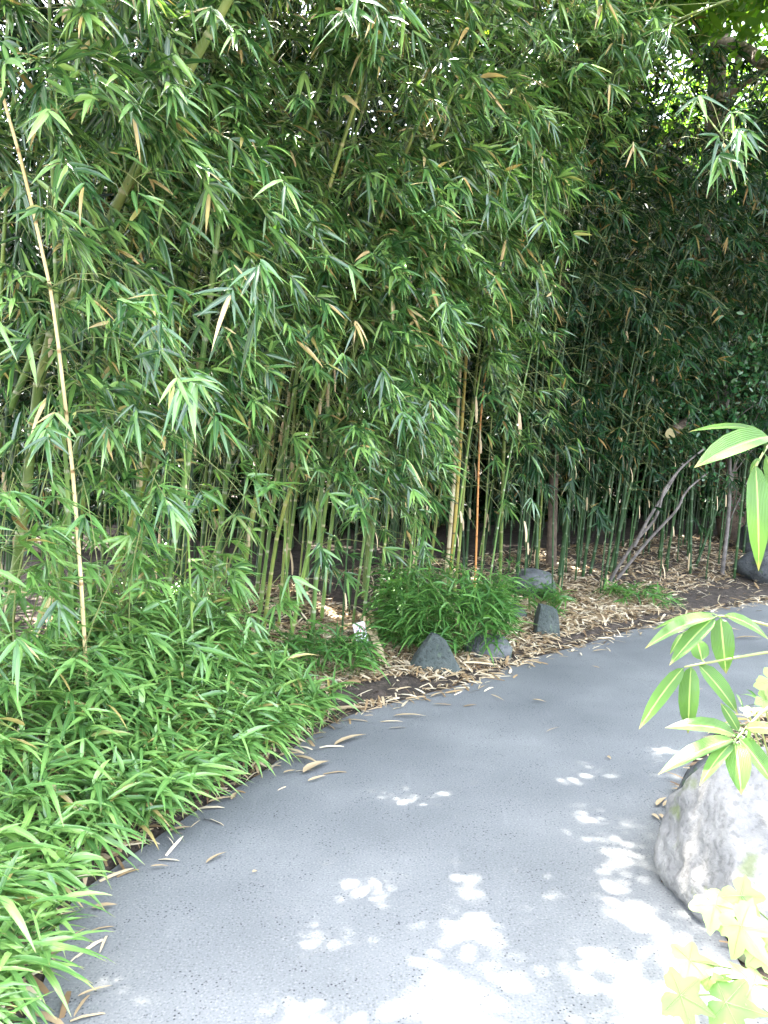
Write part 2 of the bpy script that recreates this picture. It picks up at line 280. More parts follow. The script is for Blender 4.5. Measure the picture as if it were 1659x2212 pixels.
# ------------------------------------------------------------------ bamboo canes
FM = """998536445764
899633468425
556975689323
445556874223
566668783233
567757633322
344255524321
332223311110
665422200000
776531100000""".split()
FM = np.array([[int(c) for c in r] for r in FM])/9.
def fdens(px, py):
    c = np.clip((np.asarray(px)/138.25).astype(int), 0, 11); r = np.clip((np.asarray(py)/158).astype(int), 0, 9)
    d = FM[r, c]; py = np.asarray(py); px = np.asarray(px)
    d = d*clearing(px, py)
    return np.where((py < -30) | (px < -60) | (px > 1720), .55, d)
CLEAR = []          # sight lines kept open onto the hand-placed canes
def clearing(px, py):
    m = np.ones(np.shape(px))
    for pl, hw in CLEAR:
        q = np.array(pl, float)[::-1]; x = np.interp(py, q[:, 1], q[:, 0]); inn = (py > q[0, 1]) & (py < q[-1, 1]-60)
        m = np.where(inn & (np.abs(px-x) < hw), .12, m)
    return m
def cane_path(base, lean, bdir, bend, H, n=26):
    t = np.linspace(0, 1, n); wob = rng.normal(0, .012, 2)
    x = base[0]+lean[0]*H*t+bdir[0]*bend*t**2.6+wob[0]*np.sin(t*9); y = base[1]+lean[1]*H*t+bdir[1]*bend*t**2.6+wob[1]*np.sin(t*7)
    return np.stack([x, y, base[2]-.05+H*(t-.13*t**4*min(1, bend))], -1)
def resample(pts, ds):
    pts = np.asarray(pts); d = np.concatenate([[0], np.cumsum(np.linalg.norm(np.diff(pts, axis=0), axis=1))])
    s = np.arange(0, d[-1], ds); return np.stack([np.interp(s, d, pts[:, k]) for k in range(3)], -1), s, d[-1]
def build_culm(root, path, r0, m, loc, rtip=.25, sides=9):
    inter = .2+.16*rng.random(); _, _, tot = resample(path, .5)
    nodes = np.arange(inter*.6, tot, inter); st = []; mk = []
    for q in nodes: st += [q-.012, q-.004, q+.004, q+.016]; mk += [0, 1, 1, 0]
    st = np.array([0]+st+[tot]); mk = np.array([0]+mk+[0.]); o = np.argsort(st); st = np.clip(st[o], 0, tot-1e-4); mk = mk[o]
    d = np.concatenate([[0], np.cumsum(np.linalg.norm(np.diff(path, axis=0), axis=1))])
    p = np.stack([np.interp(st, d, path[:, k]) for k in range(3)], -1)
    r = r0*(1-(1-rtip)*(st/tot)**1.3)*(1+.1*mk); mb = MB(); tube(mb, p-loc, r, sides, mk); mb.build('culm', m, root)
    return nodes
def fans(mb, pts, outd, kmin, kmax, Lr, near, down=.6, upn=.5):
    """fans of hanging bamboo leaves at pts"""
    n = len(pts)
    if n == 0: return
    cnt = rng.integers(kmin, kmax+1, n); idx = np.repeat(np.arange(n), cnt); N = len(idx)
    cdir = nz(outd*.8 + np.array([0, 0, -1.])*(down+rng.normal(0, .3, (n, 1))) + rng.normal(0, .3, (n, 3)))
    s = nz(np.cross(cdir, np.array([0, 0, 1.])+rng.normal(0, .35, (n, 3))))
    pos = np.concatenate([np.arange(c)/max(c-1, 1)-.5 for c in cnt]); a = pos*1.9+rng.normal(0, .18, N)
    d = cdir[idx]*np.cos(a)[:, None]+s[idx]*np.sin(a)[:, None]+rng.normal(0, .14, (N, 3))
    nr = np.cross(cdir, s)[idx]; nr = nr*np.sign(nr[:, 2:3]+1e-6)+rng.normal(0, .4, (N, 3))
    L = rng.uniform(Lr[0], Lr[1], N)*(1-.35*np.abs(pos)*2*rng.random(N)); W = L*rng.uniform(.105, .16, N)
    b = pts[idx]+cdir[idx]*rng.uniform(-.03, .03, (N, 1))
    if near: leaves(mb, b, d, nr, L, W, rng.uniform(.05, .45, N), 'lance', .22, 3)
    else: leaves(mb, b, d, nr, L, W*1.12, rng.uniform(.05, .4, N), 'lance_s', 0, 2)
def build_foliage(root, path, nodes, h0, loc, outw, front, near, mleaf, blen=(.35, .95), Lr=(.11, .195), amount=1., topn=1.0):
    d = np.concatenate([[0], np.cumsum(np.linalg.norm(np.diff(path, axis=0), axis=1))]); tot = d[-1]
    bm_ = MB(); lm = MB(); nb = 0
    for q in nodes:
        p0 = np.array([np.interp(q, d, path[:, k]) for k in range(3)])
        if p0[2] < h0: continue
        high = p0[2] > 1.6+.62*p0[1]+.25
        for rep in range(3 if front and not high else 2 if high else 1+(rng.random() < .6)):
            az = rng.normal(0, 1.15 if front else 1.7)+math.atan2(outw[1], outw[0]); hd = np.array([math.cos(az), math.sin(az), 0])
            bl = rng.uniform(*blen)*(1-.35*q/tot); up0 = rng.uniform(.2, .8)
            t = np.linspace(0, 1, 6)[:, None]
            br = p0+hd*bl*t*.95+np.array([0, 0, 1.])*(up0*bl*t-(.55+up0*.75)*bl*t**2)
            k = rng.integers(7, 12) if high else rng.integers(8, 15) if front else rng.integers(6, 11)
            ts = rng.uniform(.3, 1, k); ts[0] = 1
            cp = np.stack([np.interp(ts, t[:, 0], br[:, c]) for c in range(3)], -1)
            off = nz(hd+rng.normal(0, .8, (k, 3))); off[:, 2] -= .2; off = off*rng.uniform(.02, .12, (k, 1)); ep = cp+off
            px, py = pix(ep)
            if high: pr = np.full(k, .9)
            elif front: pr = fdens(px, py)**2.1*amount*1.75
            else: pr = amount*(np.where(px > 1060, .5, np.where(py > 930, .06, .14))+.8*fdens(px, py))
            acc = rng.random(k) < pr
            if p0[2] > 4.8: acc &= rng.random(k) < topn
            if not acc.any(): continue
            if (front or near) and not high: tube(bm_, br-loc, np.linspace(.0028, .0012, 6), 3, cap=False)
            for a_, b_ in zip(cp[acc], ep[acc]):
                if (front or near) and not high: tube(bm_, np.array([a_, (a_+b_)/2+[0, 0, .01], b_])-loc, .0012, 3, cap=False)
            fans(lm, ep[acc]-loc, nz(hd+off[acc]*4), 5, 8, (Lr[0]*1.2, Lr[1]*1.3) if high else Lr, near and not high)
            nb += 1
    if bm_.n: bm_.build('branches', M['twig'], root)
    if lm.n: lm.build('foliage', mleaf, root)
def sheath(root, p, L, W, ang, loc, tilt):
    mb = MB(); n = 7; t = np.linspace(0, 1, n); w_ = np.interp(t, [0, .15, .7, 1], [.55, .9, 1, .55])*W
    hd = np.array([math.cos(ang), math.sin(ang), 0]); sd_ = np.array([-hd[1], hd[0], 0]); c = p-loc+hd*.02
    cen = c+np.outer(t*L, [0, 0, -1])+np.outer(np.sin(t*2.2)*L*tilt, hd); v = []
    for o in (-.5, -.2, .2, .5): v.append(cen+np.outer(w_*o, sd_)+np.outer(w_*(.25-abs(o))*.6, hd))
    v = np.stack(v, 1); i = np.arange(n-1)[:, None]; j = np.arange(3)[None]
    mb.add(v, np.stack([i*4+j, i*4+j+1, (i+1)*4+j+1, (i+1)*4+j], -1).reshape(-1, 4)); mb.build('sheath', M['sheath'], root)
def zone(px):
    return ['beyond the left view edge', 'in the left third', 'behind the round leafy clump', 'in the shaded right part', 'right of the grey branches'][int(np.digitize(px, [0, 560, 1080, 1500]))]
ncane = 0
EL = dens_line(E, 900)
En = nz(np.gradient(EL, axis=0)); En = np.stack([-En[:, 1], En[:, 0]], -1)     # points into the grove
def edge_info(x, y):
    k = np.argmin((EL[:, 0]-x)**2+(EL[:, 1]-y)**2); return k, En[k]
bases = []
# hand-placed canes read from the photograph: picture points from the base upward, radius, material, label
H_ = [([(0, 1530), (8, 1470), (25, 1300), (60, 1040), (78, 860), (98, 740), (170, 620), (228, 490), (290, 370)], .03, 'culm_olive', 'thick yellow-green bamboo cane leaning right at the left edge', 4.4, 6.5),
 ([(-110, 1500), (-60, 1200), (0, 925), (50, 820), (100, 700), (165, 540), (200, 445)], .026, 'culm', 'thick green bamboo cane crossing behind the leftmost yellow-green cane', 4.9, 7.0),
 ([(340, 1470), (350, 1344), (370, 1219), (390, 1079), (415, 944), (445, 719), (465, 550), (483, 372)], .017, 'culm', 'cut-off green bamboo cane with pale sawn top', 4.6, 0),
 ([(235, 1420), (262, 1200), (295, 1094), (312, 1029), (345, 884), (385, 740), (410, 600), (440, 450)], .024, 'culm_olive', 'stout yellow-green cane behind the cut-off cane', 5.4, 6.8),
 ([(560, 1440), (575, 1319), (600, 1134), (645, 1009), (690, 879), (735, 729), (790, 560)], .015, 'culm_olive', 'slim bright yellow-green cane rising right through the drooping leaves', 5.6, 6.6),
 ([(630, 1420), (650, 1269), (690, 1069), (722, 930), (760, 779), (800, 650)], .016, 'culm', 'slim green cane just right of the bright yellow-green one', 5.9, 6.4),
 ([(158, 1440), (155, 1389), (150, 1119), (140, 960), (135, 919), (127, 760)], .013, 'culm', 'thin upright green cane leaning slightly left in front of the grove', 4.0, 4.5),
 ([(185, 1430), (175, 1250), (160, 1050), (150, 950), (128, 760), (110, 620), (80, 500), (68, 425), (35, 310), (2, 190), (-40, 60)], .010, 'culm_pale', 'pale dry thin cane leaning left at upper left', 3.7, 4.8),
 ([(455, 1440), (462, 1339), (480, 1099), (500, 960), (530, 800)], .017, 'culm', 'smooth green cane left of three stout lower canes', 5.6, 6.2),
 ([(505, 1440), (520, 1284), (545, 1109), (585, 930), (620, 760)], .019, 'culm_olive', 'stout light green cane with dark node rings, lower middle left', 5.5, 6.6),
 ([(545, 1400), (560, 1319), (595, 1059), (620, 930), (655, 740)], .014, 'culm', 'green cane between two stout light green canes', 5.7, 6.3),
 ([(962, 1260), (968, 1200), (978, 1080), (990, 859), (1000, 700)], .020, 'culm_pale', 'pale straw-coloured cane, left one of the golden trio', 7.3, 6.0),
 ([(972, 1260), (978, 1200), (988, 1060), (1001, 869), (1012, 700)], .018, 'culm_gold', 'golden cane in the middle of the golden trio', 7.4, 6.0),
 ([(985, 1255), (992, 1190), (1006, 1000), (1024, 850), (1040, 700)], .015, 'culm_olive', 'yellow-green cane, right one of the golden trio', 7.5, 6.0),
 ([(1026, 1250), (1028, 1215), (1033, 1050), (1035, 959), (1040, 880)], .011, 'culm_orange', 'thin orange-brown cane right of the golden trio', 7.4, 4.0),
 ([(1258, 1262), (1262, 1240), (1275, 1129), (1300, 950), (1330, 800)], .020, 'culm_dark', 'dark green cane, left of the leaning pair by the grey branches', 9.0, 6.5),
 ([(1276, 1250), (1281, 1230), (1310, 1069), (1345, 900), (1385, 740)], .020, 'culm_dark', 'dark green cane, right of the leaning pair by the grey branches', 9.2, 6.5),
 ([(1318, 1250), (1325, 1224), (1345, 1120), (1385, 954), (1400, 860)], .022, 'culm_dark', 'dark green cane rising where the grey branches start', 9.3, 6.5),
 ([(1450, 1240), (1453, 1215), (1460, 1100), (1485, 960)], .019, 'culm_dark', 'upright dark green cane among the litter right of the grey branches', 10.0, 6.0),
 ([(1488, 1240), (1491, 1225), (1494, 1050), (1505, 900)], .02, 'culm_dark', 'straight dark green cane nearest the far brown dirt', 9.7, 6.0),
 ([(1510, 1228), (1530, 1150), (1570, 1040), (1620, 920)], .02, 'culm_dark', 'dark green cane leaning far right above the brown dirt', 10.2, 6.0)]
CLEAR += [([q for q in h[0] if q[1] > 690] if h[1] > .025 else h[0][4:] if 'pale dry' in h[3] else h[0], 26 if h[1] > .025 else 17) for h in H_]
def upper_ext(pts, H, n=10):
    t = nz(pts[-1]-pts[-2]); out = [pts[-1]]; L = max(H-pts[-1][2], .2)/n/max(t[2], .5)
    for k in range(n):
        t = nz(t+np.array([.03, -.055, -.03])); out.append(out[-1]+t*L)
    return np.vstack([pts, out[1:]])
def smooth(p, it=2):
    for _ in range(it):
        q = [p[0]]
        for a, b in zip(p[:-1], p[1:]): q += [a*.75+b*.25, a*.25+b*.75]
        p = np.array(q+[p[-1]])
    return p
def cane(path, r0, mk, label, group, h0, outw, front, near, amount=1., nsheath=0, rtip=.25, topn=1., leafm=None, Lr=(.11, .195), blen=(.35, 1.15)):
    loc = path[0].copy()
    root = empty('bamboo', tuple(loc), label, 'bamboo', group)
    nodes = build_culm(root, path, r0, M[mk], loc, rtip, 9 if near or front else 6)
    build_foliage(root, path, nodes, h0, loc, outw, front, near, leafm or (M['leaf'] if front else M['leaf_shaded']), amount=amount, topn=topn, Lr=Lr, blen=blen)
    for _ in range(nsheath):
        q = rng.uniform(.06, .4); p = path[int(q*(len(path)-1))]
        sheath(root, p, rng.uniform(.1, .22), rng.uniform(.015, .03), rng.normal(-1.4, .7), loc, rng.uniform(.02, .2))
    return root
for pts, r0, mk, lab, D, H in H_:
    b = P(*pts[0], D); z0 = g1(b[0], b[1]); n = len(pts)
    lean = -.06 if D < 6 else -.03
    p3 = np.array([P(px, py, D+lean*k) for k, (px, py) in enumerate(pts)])
    p3 = p3[p3[:, 2] > z0+.1]; d0 = nz(p3[1]-p3[0]); base = p3[0]-d0*((p3[0][2]-z0+.05)/max(d0[2], .5))
    p3 = np.vstack([base, p3])
    if H: p3 = upper_ext(p3, H)
    p3 = smooth(p3); bases.append(base[:2]); k, nn = edge_info(base[0], base[1])
    cane(p3, r0, mk, lab, None, 1.5 if D < 6 else 2.0, -nn, D < 8, D < 8, amount=.8, nsheath=0 if 'pale' in mk else 2 if D < 8 else 1, rtip=.9 if not H else .3)
    if not H:   # sawn top
        pass
NPX = []
# front rows, jittered along the edge
def try_base(k, dist, mind):
    x, y = EL[k]+En[k]*dist
    if any((x-a)**2+(y-b)**2 < mind**2 for a, b in bases): return None
    bases.append((x, y)); return np.array([x, y, g1(x, y)])
arc = np.arange(len(EL)); ok = arc[(EL[:, 1] > 1.3) & (EL[:, 0] < 11)]
rows = [('front', 1.25, .45, 72, .19), ('mid', 2.1, .5, 95, .18), ('deep', 3.1, .6, 95, .19)]
for nm, dist, dj, cnt, mind in rows:
    made = 0; tries = 0
    while made < cnt and tries < 4000:
        tries += 1; k = int(rng.choice(ok)); dd = dist+rng.uniform(-dj, dj)
        b = try_base(k, dd, mind)
        if b is None or b[1] < 2.2: continue
        px, py = pix(b+np.array([0, 0, 1.]))
        if px < -420 or px > 1900: continue
        if px < 90 and b[1] < 3.6: continue
        if 735 < px < 830 and b[1] < 6.2: continue
        nn = En[k]; H = rng.uniform(5.2, 6.6) if nm == 'front' else rng.uniform(5.6, 7.2)
        right = px > 1080
        lean = np.array([.10 if px < 1000 else .06, -.02])+rng.normal(0, .035, 2)
        bd = nz(-nn+rng.normal(0, .5, 2)); bend = rng.uniform(.4, 1.5) if b[1] > 5 else rng.uniform(.1, .5)
        path = cane_path(b, lean, bd, bend, H)
        thin = rng.random() < .4; r0 = rng.uniform(.007, .011) if thin else rng.uniform(.011, .018)
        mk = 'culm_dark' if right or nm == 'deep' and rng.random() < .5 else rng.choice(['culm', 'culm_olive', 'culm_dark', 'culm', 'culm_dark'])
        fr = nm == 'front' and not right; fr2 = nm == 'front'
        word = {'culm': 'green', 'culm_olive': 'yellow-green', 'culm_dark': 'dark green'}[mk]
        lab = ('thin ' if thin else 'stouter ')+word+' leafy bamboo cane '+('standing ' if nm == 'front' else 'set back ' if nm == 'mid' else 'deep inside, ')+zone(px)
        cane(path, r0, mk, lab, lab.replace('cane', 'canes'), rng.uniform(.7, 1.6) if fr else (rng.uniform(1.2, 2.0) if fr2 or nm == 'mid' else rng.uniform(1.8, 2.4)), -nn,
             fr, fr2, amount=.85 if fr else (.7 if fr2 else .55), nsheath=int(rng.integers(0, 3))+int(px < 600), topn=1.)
        made += 1
# very back rows: one mass
cm = MB(); lm = MB()
for q in range(330):
    k = int(rng.choice(ok)); dd = rng.uniform(3.6, 8.2); b2 = EL[k]+En[k]*dd
    if b2[0] < -6: continue
    b = np.array([b2[0], b2[1], .4]); H = rng.uniform(5, 7.5); path = cane_path(b, rng.normal(0, .05, 2), nz(rng.normal(0, 1, 2)), rng.uniform(.3, 1.2), H, 12)
    tube(cm, path, np.linspace(.016, .004, 12), 5)
    n = 105; ti = rng.uniform(.03 if dd > 5.2 else .2, 1, n)**(1. if dd > 5.2 else .8); pp = np.stack([np.interp(ti, np.linspace(0, 1, 12), path[:, c]) for c in range(3)], -1)
    pp = pp+rng.normal(0, .32, (n, 3)); fans(lm, pp, nz(rng.normal(0, 1, (n, 3))), 4, 6, (.16, .28), False)
n = 150000; k = rng.choice(arc[(EL[:, 1] > .2) & (EL[:, 0] < 12)], n); b2 = EL[k]+En[k]*rng.uniform(1.3, 9.5, (n, 1)); zt = np.maximum(1.6+.62*b2[:, 1], 4.9)  # unseen leaf roof above the view, added to block sky light from the grove
pp = np.c_[b2, zt+rng.uniform(.1, 2.0, n)]; d_ = rng.normal(0, 1, (n, 3)); d_[:, 2] -= .6; L = rng.uniform(.2, .32, n)
leaves(lm, pp[b2[:, 1] < 15], d_[b2[:, 1] < 15], (rng.normal(0, .7, (n, 3))+[0, 0, 1])[b2[:, 1] < 15], L[b2[:, 1] < 15], L[b2[:, 1] < 15]*.17, .2)
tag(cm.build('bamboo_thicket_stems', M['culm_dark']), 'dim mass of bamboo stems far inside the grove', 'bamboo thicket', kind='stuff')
tag(lm.build('bamboo_thicket_and_shade_roof', M['leaf_shaded']), 'dark mass of bamboo leaves far inside the grove, with an unseen leaf roof added to shade it', 'bamboo thicket', kind='stuff')

# diagonal culms arching over the top of the picture
DG = [([(300, 330), (345, 190), (385, 110), (450, 0), (520, -120)], 4.6, .022, 'culm', 'thick green cane slanting right at the top, left one of the slanting bundle'),
      ([(330, 300), (375, 180), (420, 100), (480, 0), (540, -100)], 4.8, .020, 'culm_olive', 'thick olive cane slanting right at the top, right one of the slanting bundle'),
      ([(470, 420), (505, 300), (535, 195), (570, 100), (600, 0), (630, -120)], 5.0, .013, 'culm_olive', 'slim yellow-green cane slanting across the dark gap at the top'),
      ([(480, 330), (505, 220), (520, 110), (525, 0), (527, -100)], 5.1, .013, 'culm_pale', 'straw-coloured upright cane at the top beside the slim slanting one'),
      ([(870, 300), (920, 190), (960, 110), (1000, 40), (1060, -60)], 6.0, .016, 'culm', 'green cane slanting right across the dark top middle')]
for pts, D, r0, mk, lab in DG:
    p = np.array([P(*q, D) for q in pts]); t = nz(p[1]-p[0]); foot = p[0].copy(); gz = g1(foot[0]-.9, foot[1]+.4)
    low = np.array([foot[0]-.75, foot[1]+.35, gz-.05]); mid = (low*.55+p[0]*.45)+np.array([-.12, .05, 0])
    path = smooth(np.vstack([low, mid, p, p[-1]+nz(p[-1]-p[-2])*.5+np.array([0, 0, -.05])]))
    cane(path, r0, mk, lab, None, 2.6, np.array([.4, -.9]), True, True, amount=.9, rtip=.5)
def arching(name_pts, D0, D1, r0, mk, lab, clusters, Lr=(.12, .2)):
    """a long cane coming from the right and hanging over the path"""
    n = len(name_pts); p = np.array([P(*q, D0+(D1-D0)*k/(n-1)) for k, q in enumerate(name_pts)])
    root = empty('bamboo', tuple(p[0]), lab, 'bamboo'); loc = p[0].copy(); path = smooth(p)
    build_culm(root, path, r0, M[mk], loc, .35, 8); bm_ = MB(); lm = MB()
    for px, py, Dd, k in clusters:
        e = P(px, py, Dd); c = path[np.argmin(((path-e)**2).sum(1))]; tube(bm_, np.array([c, (c+e)/2+[0, 0, .03], e])-loc, .002, 4, cap=False)
        fans(lm, (e-loc)[None]+rng.normal(0, .025, (k, 3)), np.tile(nz((e-c)+[0, -.05, -.02]), (k, 1)), 5, 7, Lr, True, down=.8)
    bm_.build('branches', M['twig'], root); lm.build('foliage', M['leaf'], root)
b0 = P(1120, 1250, 8.2)
arching([(1080, 1255), (1090, 900), (1110, 500), (1190, 165), (1330, 100), (1480, 35), (1580, 0), (1680, -40)], 8.0, 5.2, .018, 'culm_olive', 'long yellow-green cane arching over to the top right corner',
        [(1180, 60, 5.6, 2), (1240, 90, 5.5, 2), (1300, 40, 5.4, 2), (1390, 80, 5.3, 2), (1450, 60, 5.2, 2), (1130, 130, 5.8, 2), (1100, 30, 5.8, 2)])
arching([(1160, 1255), (1180, 900), (1230, 400), (1330, 130), (1400, 110), (1470, 170), (1540, 270), (1565, 300)], 9.0, 4.2, .012, 'culm_olive', 'thin bright cane hanging down with a leaf tuft at right under the brown branch',
        [(1570, 300, 4.1, 3), (1600, 240, 4.1, 2), (1560, 330, 4.1, 2), (1620, 280, 4.0, 2), (1520, 190, 4.2, 1), (1590, 340, 4.1, 1)])
arching([(300, 1500), (250, 900), (500, -400), (700, -300), (780, -120), (800, -20)], 5.2, 3.3, .010, 'culm', 'cane overhead with a bright tuft hanging at the top centre',
        [(760, 5, 3.2, 2), (800, 0, 3.2, 2), (850, 10, 3.3, 2), (820, -20, 3.2, 2), (780, 40, 3.2, 1)])
arching([(640, 1480), (600, 1000), (700, 500), (900, 380), (1080, 300), (1150, 290)], 5.6, 4.9, .008, 'culm', 'slim cane reaching right with pale tufts over the dark hollow',
        [(1130, 290, 4.9, 2), (1180, 380, 4.9, 3), (1100, 380, 4.9, 2), (1060, 430, 4.9, 3), (1150, 430, 4.9, 2), (990, 400, 4.9, 3), (1180, 460, 4.9, 2), (940, 360, 5, 2)])
arching([(420, 1480), (400, 1000), (380, 640), (450, 615), (520, 600), (560, 580)], 4.4, 3.3, .007, 'culm', 'thin cane with an open palm-like leaf tuft at left centre',
        [(560, 580, 3.3, 1), (590, 620, 3.3, 1), (520, 620, 3.3, 1), (570, 650, 3.3, 1)], (.15, .22))

# young leafy shoots between the grove and the ground cover (left)
for q in range(95):
    k = int(rng.choice(arc[(EL[:, 1] > 1.6) & (EL[:, 0] < -.2)])); dd = rng.uniform(.75, 1.6); b2 = EL[k]+En[k]*dd
    b = np.array([b2[0], b2[1], g1(*b2)]); px, py = pix(b)
    if px < -300: continue
    H = rng.uniform(.6, 1.8); path = cane_path(b, rng.normal(0, .12, 2)+[.04, -.05], nz(-En[k]), .25, H, 12)
    root = empty('young_bamboo', tuple(b), 'young leafy bamboo shoot rising behind the low leafy border', 'bamboo', 'young bamboo shoots behind the leafy border')
    mb = MB(); tube(mb, path-b, np.linspace(.005, .002, 12), 6); mb.build('stem', M['twig'], root)
    n = 9; ti = rng.uniform(.35, 1, n); pp = np.stack([np.interp(ti, np.linspace(0, 1, 12), path[:, c]) for c in range(3)], -1)
    od = nz(np.concatenate([-np.tile(En[k], (n, 1))+rng.normal(0, .8, (n, 2)), np.zeros((n, 1))], 1)); ep = pp+od*rng.uniform(.05, .22, (n, 1))
    kq = rng.random(n) < clearing(*pix(ep))*1.0+.1; pp, ep, od = pp[kq], ep[kq], od[kq]
    if len(ep) == 0: continue
    lm = MB()
    for a_, b_ in zip(pp, ep): tube(lm, np.array([a_, b_])-b, .0013, 3, cap=False)
    fans(lm, ep-b, od, 4, 7, (.13, .22), True, down=.3); lm.build('foliage', M['cover'], root)

# ------------------------------------------------------------------ ground cover: dwarf bamboo border
def tufts(mb, bases_, hs, outs, Lr, nl=(7, 11), flop=.5):
    N = len(bases_); lean = nz(np.concatenate([outs, np.zeros((N, 1))], 1))*flop*hs[:, None]+rng.normal(0, .12, (N, 3))*hs[:, None]
    tip = bases_+lean*[1, 1, 0]+np.stack([0*hs, 0*hs, hs], -1)
    for a, t in zip(bases_, tip): tube(mb, np.array([a, (a+t)/2+[0, 0, .03], t]), .0018, 3, cap=False)
    cnt = rng.integers(nl[0], nl[1]+1, N); idx = np.repeat(np.arange(N), cnt); n = len(idx)
    az = rng.uniform(0, 2*math.pi, n); el = rng.uniform(-.25, .85, n)
    d = np.stack([np.cos(az)*np.cos(el), np.sin(az)*np.cos(el), np.sin(el)], -1)+np.concatenate([outs[idx]*.55, np.zeros((n, 1))], 1)
    fr = rng.uniform(0, .45, n)[:, None]; b = tip[idx]*(1-fr)+bases_[idx]*fr
    nr = np.array([0, 0, 1.])+rng.normal(0, .35, (n, 3)); L = rng.uniform(Lr[0], Lr[1], n)
    leaves(mb, b, d, nr, L, L*rng.uniform(.085, .13, n), rng.uniform(.15, .6, n), 'lance', .2, 3)
mb = MB(); ek = arc[(EL[:, 1] > .6) & (pix(np.c_[EL, np.zeros(len(EL))])[0] < 735)]
n = 1500; k = rng.choice(ek, n); dd = rng.uniform(.05, 1.5, n); bb = EL[k]+En[k]*dd[:, None]
s_ = np.clip(dd/.9, .3, 1); hs = (.13+.4*s_)*rng.uniform(.7, 1.15, n)
far = np.clip((EL[k, 0]+.45)/.55, 0, 1); hs *= 1-.45*far
keep = rng.random(n) > far*.9; bb = bb[keep]; hs = hs[keep]; k = k[keep]
tufts(mb, np.c_[bb, gh(bb[:, 0], bb[:, 1])], hs, -En[k], (.14, .24))
tag(mb.build('ground_cover', M['cover']), 'fresh green dwarf bamboo spilling over the left path edge', 'ground cover', kind='stuff')
def clump(cx, cy, rad, H, n, lab, Lr=(.12, .21), sq=.8):
    a = rng.uniform(0, 2*math.pi, n); r = rad*np.sqrt(rng.random(n)); x = cx+np.cos(a)*r; y = cy+np.sin(a)*r*sq
    hs = H*np.sqrt(np.clip(1.1-(r/rad)**2, .08, 1))*rng.uniform(.55, 1.05, n); loc = np.array([cx, cy, g1(cx, cy)])
    root = empty('dwarf_bamboo', tuple(loc), lab, 'dwarf bamboo'); mb = MB()
    tufts(mb, np.c_[x, y, gh(x, y)]-loc, hs, np.stack([np.cos(a), np.sin(a)], -1)*(r/rad)[:, None], Lr, (6, 9), .35); mb.build('foliage', M['clump'], root)
    sm = MB()
    for q in range(12): tube(sm, np.array([[x[q], y[q], gh(x[q], y[q])[0]], [x[q], y[q]-.01, gh(x[q], y[q])[0]+hs[q]*.9]])-loc, .003, 5)
    sm.build('stem', M['twig'], root)
c = G(968, 1405, .1); clump(c[0], c[1]+.25,   .47, .76, 330, 'large rounded dark green dwarf bamboo clump between the two pointed stones')
c = G(1150, 1300, .2); clump(c[0]-.05, c[1], .42, .32, 45, 'thin low dwarf bamboo patch behind the small upright stone')
c = G(1370, 1285, .15); clump(c[0], c[1], .38, .2, 30, 'sparse low green tuft in the litter under the grey branches')
c = G(870, 1400, .1); clump(c[0]+.02, c[1]+.1, .22, .22, 28, 'small light green tuft left of the large pointed stone')
c = G(690, 1480, .05); clump(c[0]+.05, c[1]+.2, .3, .34, 60, 'green tuft standing just left of the bare dirt and the sign')

# ------------------------------------------------------------------ litter
def strips(mb, x, y, L, W, z=0., tilt=.22):
    n = len(x); az = rng.uniform(0, math.pi*2, n); d = np.stack([np.cos(az), np.sin(az), rng.normal(0, tilt, n)], -1)
    nr = np.array([0, 0, 1.])+rng.normal(0, .3, (n, 3)); zz = np.maximum(gh(x, y), 0)+z+np.where(inside(np.c_[x, y]), .004, rng.uniform(.004, .035, n)); d[:, 2] *= np.where(inside(np.c_[x, y]), .15, 1)
    b = np.stack([x, y, zz], -1)-d*L[:, None]*.5; leaves(mb, b, d, nr, L, W, rng.uniform(-.1, .1, n), 'strip', 0, 2, curl=.06)
mb = MB(); ok2 = arc[(EL[:, 1] > 2.) & (EL[:, 0] < 9)]; n = 26000
k = rng.choice(ok2, n); dd = np.abs(rng.uniform(.03, 2.5, n)); p = EL[k]+En[k]*dd[:, None]
xx = EL[k, 0]; dirt = ((xx > 3.0) & (dd < .3+.28*(xx-3.0))) | ((xx > -.25) & (xx < .35) & (dd < .32)) | ((xx > 1.6) & (dd < .18))
keep = ~dirt | (rng.random(n) < .14); p = p[keep]; kk = rng.choice(ok2, 1500); kk = kk[(EL[kk, 0] > -.3) | (rng.random(1500) < .3)]; k3 = rng.choice(arc[(EL[:, 0] > -.3) & (EL[:, 0] < 3.2)], 9000); d3 = rng.uniform(.14, 1.5, 9000); m3 = ~((EL[k3, 0] < .35) & (d3 < .3)); p = np.vstack([p, (EL[k3]+En[k3]*d3[:, None])[m3]]); p = np.vstack([p, EL[kk]-En[kk]*np.minimum(rng.exponential(.07, len(kk))-.05, .5)[:, None]]); L = rng.uniform(.04, .15, len(p)); strips(mb, p[:, 0], p[:, 1], L, L*rng.uniform(.06, .17, len(p)))
tag(mb.build('leaf_litter', M['litter']), 'thick layer of dry tan bamboo leaves and sheaths under the canes', 'leaf litter', kind='stuff')
RL = dens_line(RE, 900); Rn = nz(np.gradient(RL, axis=0)); Rn = np.stack([Rn[:, 1], -Rn[:, 0]], -1); okr = np.arange(900)[(RL[:, 1] > .8) & (RL[:, 0] < 9)]
mb = MB(); k = rng.choice(okr, 9000); p = RL[k]+Rn[k]*(rng.uniform(-.02, 1, 9000)**1.3*3.2)[:, None]; L = rng.uniform(.04, .14, 9000); strips(mb, p[:, 0], p[:, 1], L, L*rng.uniform(.07, .2, 9000))
tag(mb.build('leaf_litter', M['litter']), 'dry leaf litter on the bank behind the two right boulders', 'leaf litter', kind='stuff')
